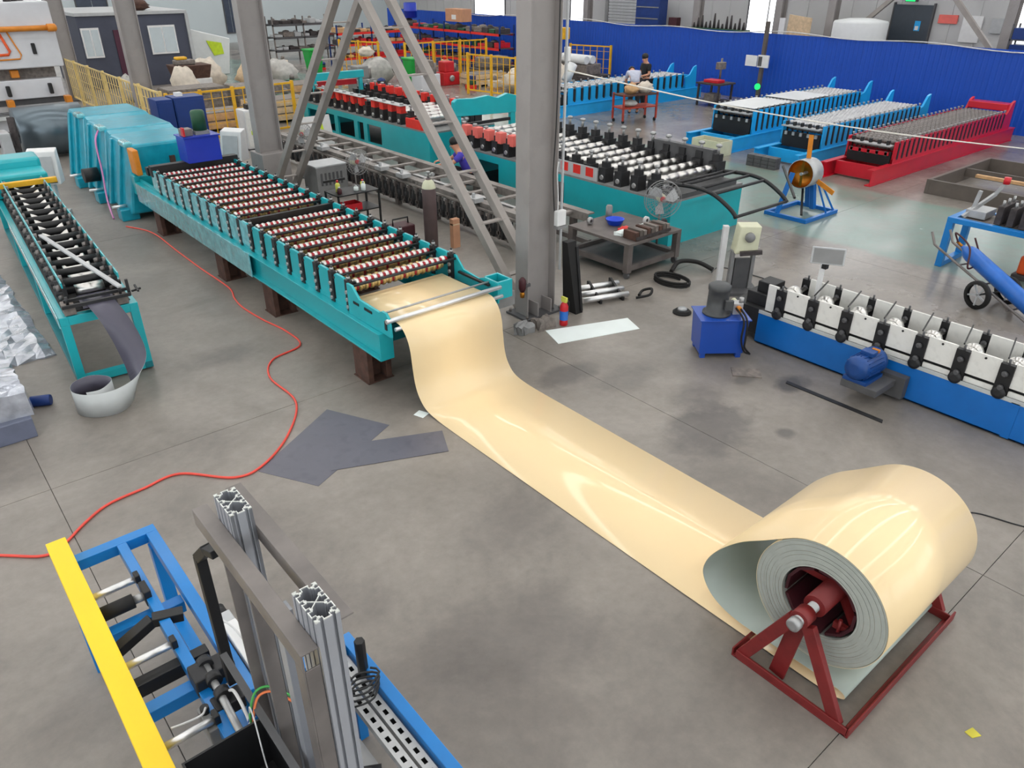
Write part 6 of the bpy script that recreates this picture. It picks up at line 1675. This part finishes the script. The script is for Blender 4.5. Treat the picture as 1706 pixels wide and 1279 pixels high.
def fence(p0, p1, h, n, label, m_, group=None):
    a = Vector((*p0, 0)); b_ = Vector((*p1, 0)); t = thing('safety_fence', label, 'fence', tuple((a + b_) / 2), 0, group)
    for i in range(n + 1):
        p = a.lerp(b_, i / n)
        wpart(MB().box(p.x - .04, p.y - .04, 0, p.x + .04, p.y + .04, h), 'post', m_, t, .005)
    for z in (.15, h - .06): wpart(MB().bar(tuple(a + Vector((0, 0, z))), tuple(b_ + Vector((0, 0, z))), .035, .05), 'rail', m_, t)
    w = MB(); L = (b_ - a).length; k = int(L / .28)
    for i in range(1, k):
        p = a.lerp(b_, i / k); w.box(p.x - .012, p.y - .012, .15, p.x + .012, p.y + .012, h - .06)
    for z in (.5, .85, 1.15):
        if z < h - .1: w.bar(tuple(a + Vector((0, 0, z))), tuple(b_ + Vector((0, 0, z))), .012, .012)
    o = wpart(w, 'wire_mesh', m_, t); o['kind'] = 'stuff'
    return t
fence((6.35, 32.6), (6.2, 21.4), 1.45, 6, 'long cream and yellow safety fence running from the press to the blue cabinets', 'cream_fence')
fence((6.3, 21.3), (9.9, 21.6), 1.4, 4, 'yellow safety fence across the aisle behind the dark blue cabinets', 'yellow_fence')
fence((17.2, 32.2), (18.0, 30.3), 1.5, 2, 'short yellow fence in front of the grey storage rack', 'yellow_fence')
fence((18.5, 29.0), (22.5, 28.6), 1.5, 3, 'yellow fence in front of the red storage rack', 'yellow_fence')
fence((18.3, 24.4), (18.9, 20.9), 1.45, 3, 'yellow fence bay right of the cross brace, near the main column', 'yellow_fence')
fence((24.4, 25.2), (25.0, 23.4), 1.4, 1, 'single yellow fence bay against the blue partition', 'yellow_fence')
cbn2 = thing('site_cabin', 'dark slate site cabin with two white framed windows and a maroon door', 'cabin', (9.6, 37.0, 0))
wpart(MB().box(7.55, 34.5, 0, 11.6, 39.5, 2.6), 'walls', 'bunk', cbn2, .01)
wpart(MB().box(7.5, 34.42, 2.6, 11.68, 39.6, 2.72), 'roof_edge', 'grey_light', cbn2, .01)
wpart(MB().box(11.58, 34.42, 0, 11.7, 34.54, 2.6), 'corner_trim', 'grey_light', cbn2)
for x0, x1 in ((7.6, 8.25), (10.05, 11.1)):
    w = wpart(MB().box(x0, 34.44, 1.15, x1, 34.5, 2.2), 'window', 'white', cbn2, .008)
    for k in range(2):
        a = x0 + .05 + k * (x1 - x0 - .05) / 2; g = MB().box(a, 34.43, 1.22, a + (x1 - x0 - .15) / 2, 34.45, 2.13).build('pane', 'glass', w)
        g.location = tuple(-c for c in ORG[cbn2.name][0])
wpart(MB().box(8.75, 34.45, 0, 9.5, 34.5, 2.1), 'door', 'bunk_door', cbn2, .01)
sack((10.0, 35.2, 2.721), (1.0, .8, .4), 'rust', 'brown bundle lying on the roof of the dark site cabin', 5, 'bundle', 'bundle')
tarp = thing('tarpaulin', 'white sheet with a lime patch propped beside the dark site cabin', 'sheet', (13.0, 36.2, 0))
MB().hexa([(-.7, 0, 0), (.7, 0, 0), (.7, .5, 0), (-.7, .5, 0)], [(-.7, .1, 1.9), (1.0, .1, 1.45), (1.0, .5, 1.45), (-.7, .5, 1.9)]).build('cover', 'tank_white', tarp, .04)
MB().prism([(-.1, 1.42), (.55, 1.3), (.6, .85), (.15, .8)], 'y', .02, .045).build('lime_patch', 'lime', tarp)
# clutter behind the fence
sack((9.2, 28.7, 0), (1.0, .9, 1.2), 'sack', 'white wrapped bale behind the yellow fence', 6, 'bale', 'bale')
sack((11.1, 31.6, 0), (1.3, 1.1, 1.15), 'sack', 'large white bag behind the yellow fence left of the second column', 7)
sack((12.4, 30.4, 0), (1.3, 1.1, 1.1), 'wood_pale', 'cream bag with loose strips behind the yellow fence', 8)
sack((13.8, 31.0, 0), (1.4, 1.2, 1.0), 'sack_grey', 'grey bag behind the second column', 9)
sack((8.0, 30.6, 0), (.9, .9, .9), 'sack_grey', 'grey bag against the long cream fence', 10)
sack((17.2, 29.2, 0), (1.4, 1.2, 1.0), 'sack_grey', 'big grey heap under a cover behind the red capped teal former', 12, 'heap', 'covered_heap')
sack((16.9, 29.4, 1.04), (.7, .6, .35), 'sack', 'white bag on top of the covered grey heap', 13)
sack((20.2, 23.6, 0), (1.5, 1.3, .8), 'sack', 'cream sack inside the yellow fence bay near the main column', 14)
sack((20.9, 22.2, 0), (1.2, 1.0, 1.0), 'sack', 'white sack at the rear of the yellow fence bay', 15)
sack((19.6, 21.8, 0), (.9, .8, .7), 'wood', 'tan sack at the front of the yellow fence bay', 16)
mx = thing('mixer_tub', 'rust brown steel tub on a white trolley behind the yellow fence', 'tub', (9.9, 30.0, 0))
MB().hexa([(-.55, -.4, .7), (.55, -.4, .7), (.55, .4, .7), (-.55, .4, .7)], [(-.65, -.5, 1.15), (.65, -.5, 1.15), (.65, .5, 1.15), (-.65, .5, 1.15)]).build('tub', 'rust', mx, .02)
MB().box(-.6, -.45, .1, .6, .45, .7).build('trolley', 'white', mx, .02)
MB().box(-.5, -.2, 1.15, .2, .2, 1.32).build('contents', 'clutter_mid', mx, .04)
MB().box(-.45, -.15, 1.32, -.05, .15, 1.42).build('yellow_lump', 'yellow_fence', mx, .04)
for x in (-.5, .5):
    for y in (-.4, .4): MB().cyl((x - .03, y, .06), (x + .03, y, .06), .06, 10).build('wheel', 'rubber', mx)
random.seed(3)
def crate(x, y, sx, sy, h, m_, label, nm='crate'):
    t = thing(nm, label, nm.replace('_', ' '), (x, y, 0))
    n = max(2, int(h / .22))
    for k in range(n): MB().box(-sx / 2, -sy / 2, .08 + (h - .08) * k / n, sx / 2, sy / 2, .08 + (h - .08) * (k + .82) / n).build('board', m_, t, .006)
    for sgn in (-1, 1): MB().box(sgn * sx * .36 - .06, -sy / 2, 0, sgn * sx * .36 + .06, sy / 2, .08).build('runner', m_, t)
    MB().box(-sx / 2 + .02, -sy / 2 + .02, .08, sx / 2 - .02, sy / 2 - .02, h - .02).build('core', 'clutter_mid', t)
crate(8.2, 23.5, 1.6, 1.0, .55, 'wood', 'low wooden crate right behind the yellow aisle fence')
crate(10.2, 23.6, 1.8, 1.0, .7, 'wood_pale', 'pale wooden crate behind the yellow aisle fence beside the second column')
crate(10.9, 26.4, 2.0, 1.2, .8, 'clutter_mid', 'grey brown crate further behind the yellow aisle fence')
crate(8.6, 26.2, 1.8, 1.1, .9, 'clutter_mid', 'dusty brown crate between the cream fence and the white bags')
crate(13.0, 27.2, 2.0, 1.2, .6, 'wood', 'wide tan crate behind the far teal former')
crate(20.3, 26.0, 1.6, 1.0, .5, 'wood_pale', 'pale wooden crate behind the yellow fence bay')
wl_ = thing('wire_coil', 'brown drum of wire lying behind the yellow aisle fence', 'drum', (9.1, 22.3, 0))
MB().lathe((-.4, 0, .35), (1, 0, 0), [(0, .35), (.08, .35), (.08, .25), (.72, .25), (.72, .35), (.8, .35)], 20).build('spool', 'wood', wl_)
MB().lathe((-.3, 0, .35), (1, 0, 0), [(0, .29), (.6, .29)], 20).build('winding', 'clutter_mid', wl_)
# storage racks with their boxes
def rack(loc, Wd, D, levels, label, beam_m, post_m, along_x, items, seed, n_per, group):
    t = thing('storage_rack', label, 'rack', loc)
    random.seed(seed); hw = Wd / 2; zt = levels[-1] + .35
    def bx(x0, y0, z0, x1, y1, z1):
        return (x0, y0, z0, x1, y1, z1) if along_x else (y0, x0, z0, y1, x1, z1)
    nb = max(1, round(Wd / 2.2))
    for i in range(nb + 1):
        for y in (-D / 2, D / 2 - .06):
            x = -hw + i * (Wd - .06) / nb
            MB().box(*bx(x, y, 0, x + .06, y + .06, zt)).build('post', post_m, t)
    for lv, z in zip(('lower', 'middle', 'upper'), levels):
        MB().box(*bx(-hw, -D / 2, z - .1, hw, -D / 2 + .05, z)).build('beam', beam_m, t)
        MB().box(*bx(-hw, D / 2 - .05, z - .1, hw, D / 2, z)).build('beam', beam_m, t)
        MB().box(*bx(-hw, -D / 2 + .05, z - .03, hw, D / 2 - .05, z)).build('shelf', 'grey_dark', t)
        x = -hw + .1
        while x < hw - .35:
            w = random.uniform(.25, .6); h = random.uniform(.12, .34); m_, lb = random.choice(items)
            w = min(w, hw - x - .1)
            px, py = (loc[0] + x + w / 2, loc[1] - .05) if along_x else (loc[0] - .05, loc[1] + x + w / 2)
            o = thing('stored_part', lb.replace(' on the ', ' on the %s shelf of the ' % lv), 'part', (px, py, z + .001), 0, group)
            dx, dy = (w / 2, D * .36) if along_x else (D * .36, w / 2)
            MB().box(-dx, -dy, 0, dx, dy, h * .7).build('body', m_, o, .02)
            MB().lathe((0, 0, h * .7), (0, 0, 1), [(0, min(dx, dy) * .7), (h * .2, min(dx, dy) * .55), (h * .3, .02)], 8).build('top', random.choice(('clutter_dark', 'steel_mill', m_)), o)
            x += w + random.uniform(.04, .2)
    return t
rack((19.3, 40.2, 0), 3.4, .9, (.5, 1.1, 1.7), 'grey storage rack crowded with dark parts against the far wall', 'grey_dark', 'steel_mill', True, [('clutter_dark', 'dark part on the grey storage rack by the far wall'), ('grey_light', 'pale part on the grey storage rack by the far wall'), ('clutter_mid', 'dusty brown part on the grey storage rack by the far wall')], 4, 6, 'parts on the grey storage rack')
rack((20.6, 35.6, 0), 3.8, .9, (.4, 1.0, 1.5), 'red beamed storage rack in front of the grey storage rack', 'red_cap', 'blue_dark', True, [('clutter_dark', 'dark part on the red beamed rack beside the grey rack'), ('red', 'red part on the red beamed rack beside the grey rack'), ('wood', 'tan part on the red beamed rack beside the grey rack')], 8, 6, 'parts on the shorter red rack')
rack((23.8, 33.0, 0), 8.6, .9, (.4, 1.0, 1.6), 'long red beamed storage rack along the blue partition', 'red_cap', 'blue_dark', False, [('clutter_dark', 'dark part on the long red rack along the blue partition'), ('red', 'red part on the long red rack along the blue partition'), ('clutter_mid', 'brown part on the long red rack along the blue partition'), ('green_dark', 'green part on the long red rack along the blue partition')], 9, 6, 'parts on the long red rack')
cbx_ = thing('carton', 'large brown carton on top of the long red storage rack', 'carton', (23.75, 32.3, 1.95))
MB().box(-.3, -.65, 0, .3, .65, .55).build('body', 'cardboard', cbx_, .01); MB().box(-.302, -.2, .1, -.3, .15, .3).build('print', 'white', cbx_)
bb = thing('barrel', 'royal blue barrel on top of the long red storage rack', 'barrel', (23.7, 36.4, 1.95))
MB().lathe((0, 0, 0), (0, 0, 1), [(0, .3), (.02, .33), (.3, .33), (.31, .35), (.34, .35), (.35, .33), (.68, .33), (.7, .3)], 20).build('shell', 'blue_royal', bb)
MB().lathe((0, 0, .7), (0, 0, 1), [(0, .28), (.02, .28)], 16).build('lid', 'blue_dark', bb)
def bin_(x, y, label):
    t = thing('wheeled_bin', label, 'bin', (x, y, 0))
    MB().hexa([(-.25, -.25, .08), (.25, -.25, .08), (.25, .25, .08), (-.25, .25, .08)], [(-.34, -.34, .98), (.34, -.34, .98), (.34, .34, .98), (-.34, .34, .98)]).build('body', 'green_bin', t, .03)
    MB().box(-.37, -.37, .98, .37, .37, 1.06).build('lid', 'green_bin', t, .02)
    for yy in (-.2, .2): MB().cyl((-.28, yy, .09), (-.22, yy, .09), .09, 12).build('wheel', 'rubber', t)
bin_(16.6, 33.6, 'green wheeled bin beyond the left cross brace, by the grey rack'); bin_(18.0, 27.6, 'green wheeled bin seen through the ladder-like cross brace')
for k, (x, y, sx, sy, h, m_, lb) in enumerate(((17.6, 26.2, .9, .7, 1.1, 'press_white', 'white machine housing behind the red capped teal former'), (15.2, 27.0, .8, .7, 1.0, 'grey', 'grey machine housing behind the red capped teal former'), (21.8, 27.2, 2.2, .9, .9, 'clutter_dark', 'dark machine bed behind the yellow fence of the red rack'), (19.2, 27.0, .8, .6, .9, 'red', 'red and grey engine block near the second green bin'), (23.0, 23.2, 1.4, 2.2, .9, 'clutter_dark', 'dark heavy machine base left of the workers'), (24.2, 26.8, 1.2, 1.6, 1.0, 'green_dark', 'dark green machine at the blue partition behind the main column'), (22.0, 20.9, 1.5, .7, .55, 'clutter_mid', 'grey machine parts behind the sky blue former with the workers'))):
    t = thing('machine_unit', lb, 'machine', (x, y, 0))
    MB().box(-sx / 2, -sy / 2, 0, sx / 2, sy / 2, h * .55).build('base', m_, t, .03)
    MB().box(-sx * .35, -sy * .4, h * .55, sx * .25, sy * .4, h).build('head', m_ if k % 2 else 'clutter_mid', t, .04)
    MB().cyl((sx * .3, -sy * .3, h * .55), (sx * .3, -sy * .3, h * .9), .08, 10).build('column', 'steel_mill', t)
    MB().lathe((0, -sy * .5, h * .3), (0, -1, 0), [(0, .12), (.05, .12), (.06, .05)], 12).build('hand_wheel', 'steel', t)
ybx = thing('warning_box', 'yellow lamp box on a pale post beside the blue partition', 'lamp', (24.2, 25.6, 0))
MB().box(-.05, -.05, 0, .05, .05, 3.6).build('post', 'wire_white', ybx); MB().box(-.2, -.35, 1.55, .2, .35, 2.0).build('box', 'yellow_fence', ybx, .02)
wr_ = thing('roll_stack', 'white rolls lying on the dark machine base left of the workers', 'roll', (23.0, 23.2, .901))
MB().cyl((-.5, -.9, .16), (-.5, .9, .16), .15, 14).build('roll', 'tank_white', wr_); MB().cyl((-.15, -.9, .16), (-.15, .8, .16), .15, 14).build('roll', 'tank_white', wr_)
MB().box(-.7, -.3, 0, .05, .3, .02).build('cradle', 'grey_dark', wr_)
hw_ = thing('white_stand', 'tilted white cylinder on the sky blue former behind the workers', 'cylinder', (19.3, 19.9, 0))
MB().box(-.15, -.15, 0, .15, .15, .8).build('stand', 'grey', hw_); MB().lathe((-.2, 0, .82), (.5, 0, .8), [(0, .16), (.6, .16)], 16).build('drum', 'tank_white', hw_)

# loose goods stored between the racks and the fences
random.seed(31)
spots = []
for (x0, x1, y0, y1, n) in ((7.3, 14.5, 24.5, 25.4, 9), (11.5, 16.0, 28.2, 29.6, 8), (13.5, 16.5, 24.6, 27.6, 9), (18.8, 22.5, 24.4, 26.8, 10), (14.6, 18.2, 33.8, 36.5, 8), (19.4, 22.3, 29.6, 33.4, 9), (19.6, 22.6, 20.9, 21.9, 4)):
    for k in range(n): spots.append((random.uniform(x0, x1), random.uniform(y0, y1)))
KINDS = [('sack', 'pale'), ('clutter_dark', 'dark'), ('clutter_mid', 'dusty brown'), ('wood_pale', 'tan'), ('grey_light', 'light grey'), ('red_cap', 'red'), ('green_dark', 'green'), ('blue_dark', 'blue'), ('steel_mill', 'steel')]
done = []
occ = [v[0] for v in ORG.values() if v[0][2] < 1.0 and 7 < v[0][0] < 24 and 20 < v[0][1] < 37]
for i, (x, y) in enumerate(spots):
    if any((x - a) ** 2 + (y - b_) ** 2 < .42 for a, b_ in done): continue
    if any((x - a[0]) ** 2 + (y - a[1]) ** 2 < 1.5 for a in occ): continue
    done.append((x, y))
    m_, nm_ = KINDS[i % len(KINDS)]
    t = thing('stored_item', nm_ + ' item among the goods stored between the yellow fences and the racks', 'item', (x, y, 0), random.uniform(0, 3), 'goods stored between fences and racks')
    w, d, h = random.uniform(.3, .55), random.uniform(.3, .5), random.uniform(.25, .6)
    if i % 3 == 0:
        MB().box(-w / 2, -d / 2, .06, w / 2, d / 2, h).build('body', m_, t, .03)
        MB().box(-w / 2 - .03, -d / 2, 0, w / 2 + .03, d / 2, .06).build('skid', 'wood', t)
        MB().lathe((0, 0, h), (0, 0, 1), [(0, .1), (.15, .08), (.18, 0)], 10).build('cap', KINDS[(i + 2) % 9][0], t)
    elif i % 3 == 1:
        MB().lathe((0, 0, 0), (0, 0, 1), [(0, w * .45), (h * .3, w * .5), (h * .9, w * .42), (h, w * .2), (h * 1.05, 0)], 14).build('body', m_, t)
        MB().lathe((0, 0, h * .55), (0, 0, 1), [(0, w * .48), (.05, w * .485), (.1, w * .47)], 14, caps=False).build('band', KINDS[(i + 3) % 9][0], t)
    else:
        for q_ in range(3): MB().box(-w / 2 + .04 * q_, -d / 2, q_ * h / 3, w / 2 - .02 * q_, d / 2 - .05 * q_, (q_ + .9) * h / 3).build('layer', KINDS[(i + q_) % 9][0], t, .02)
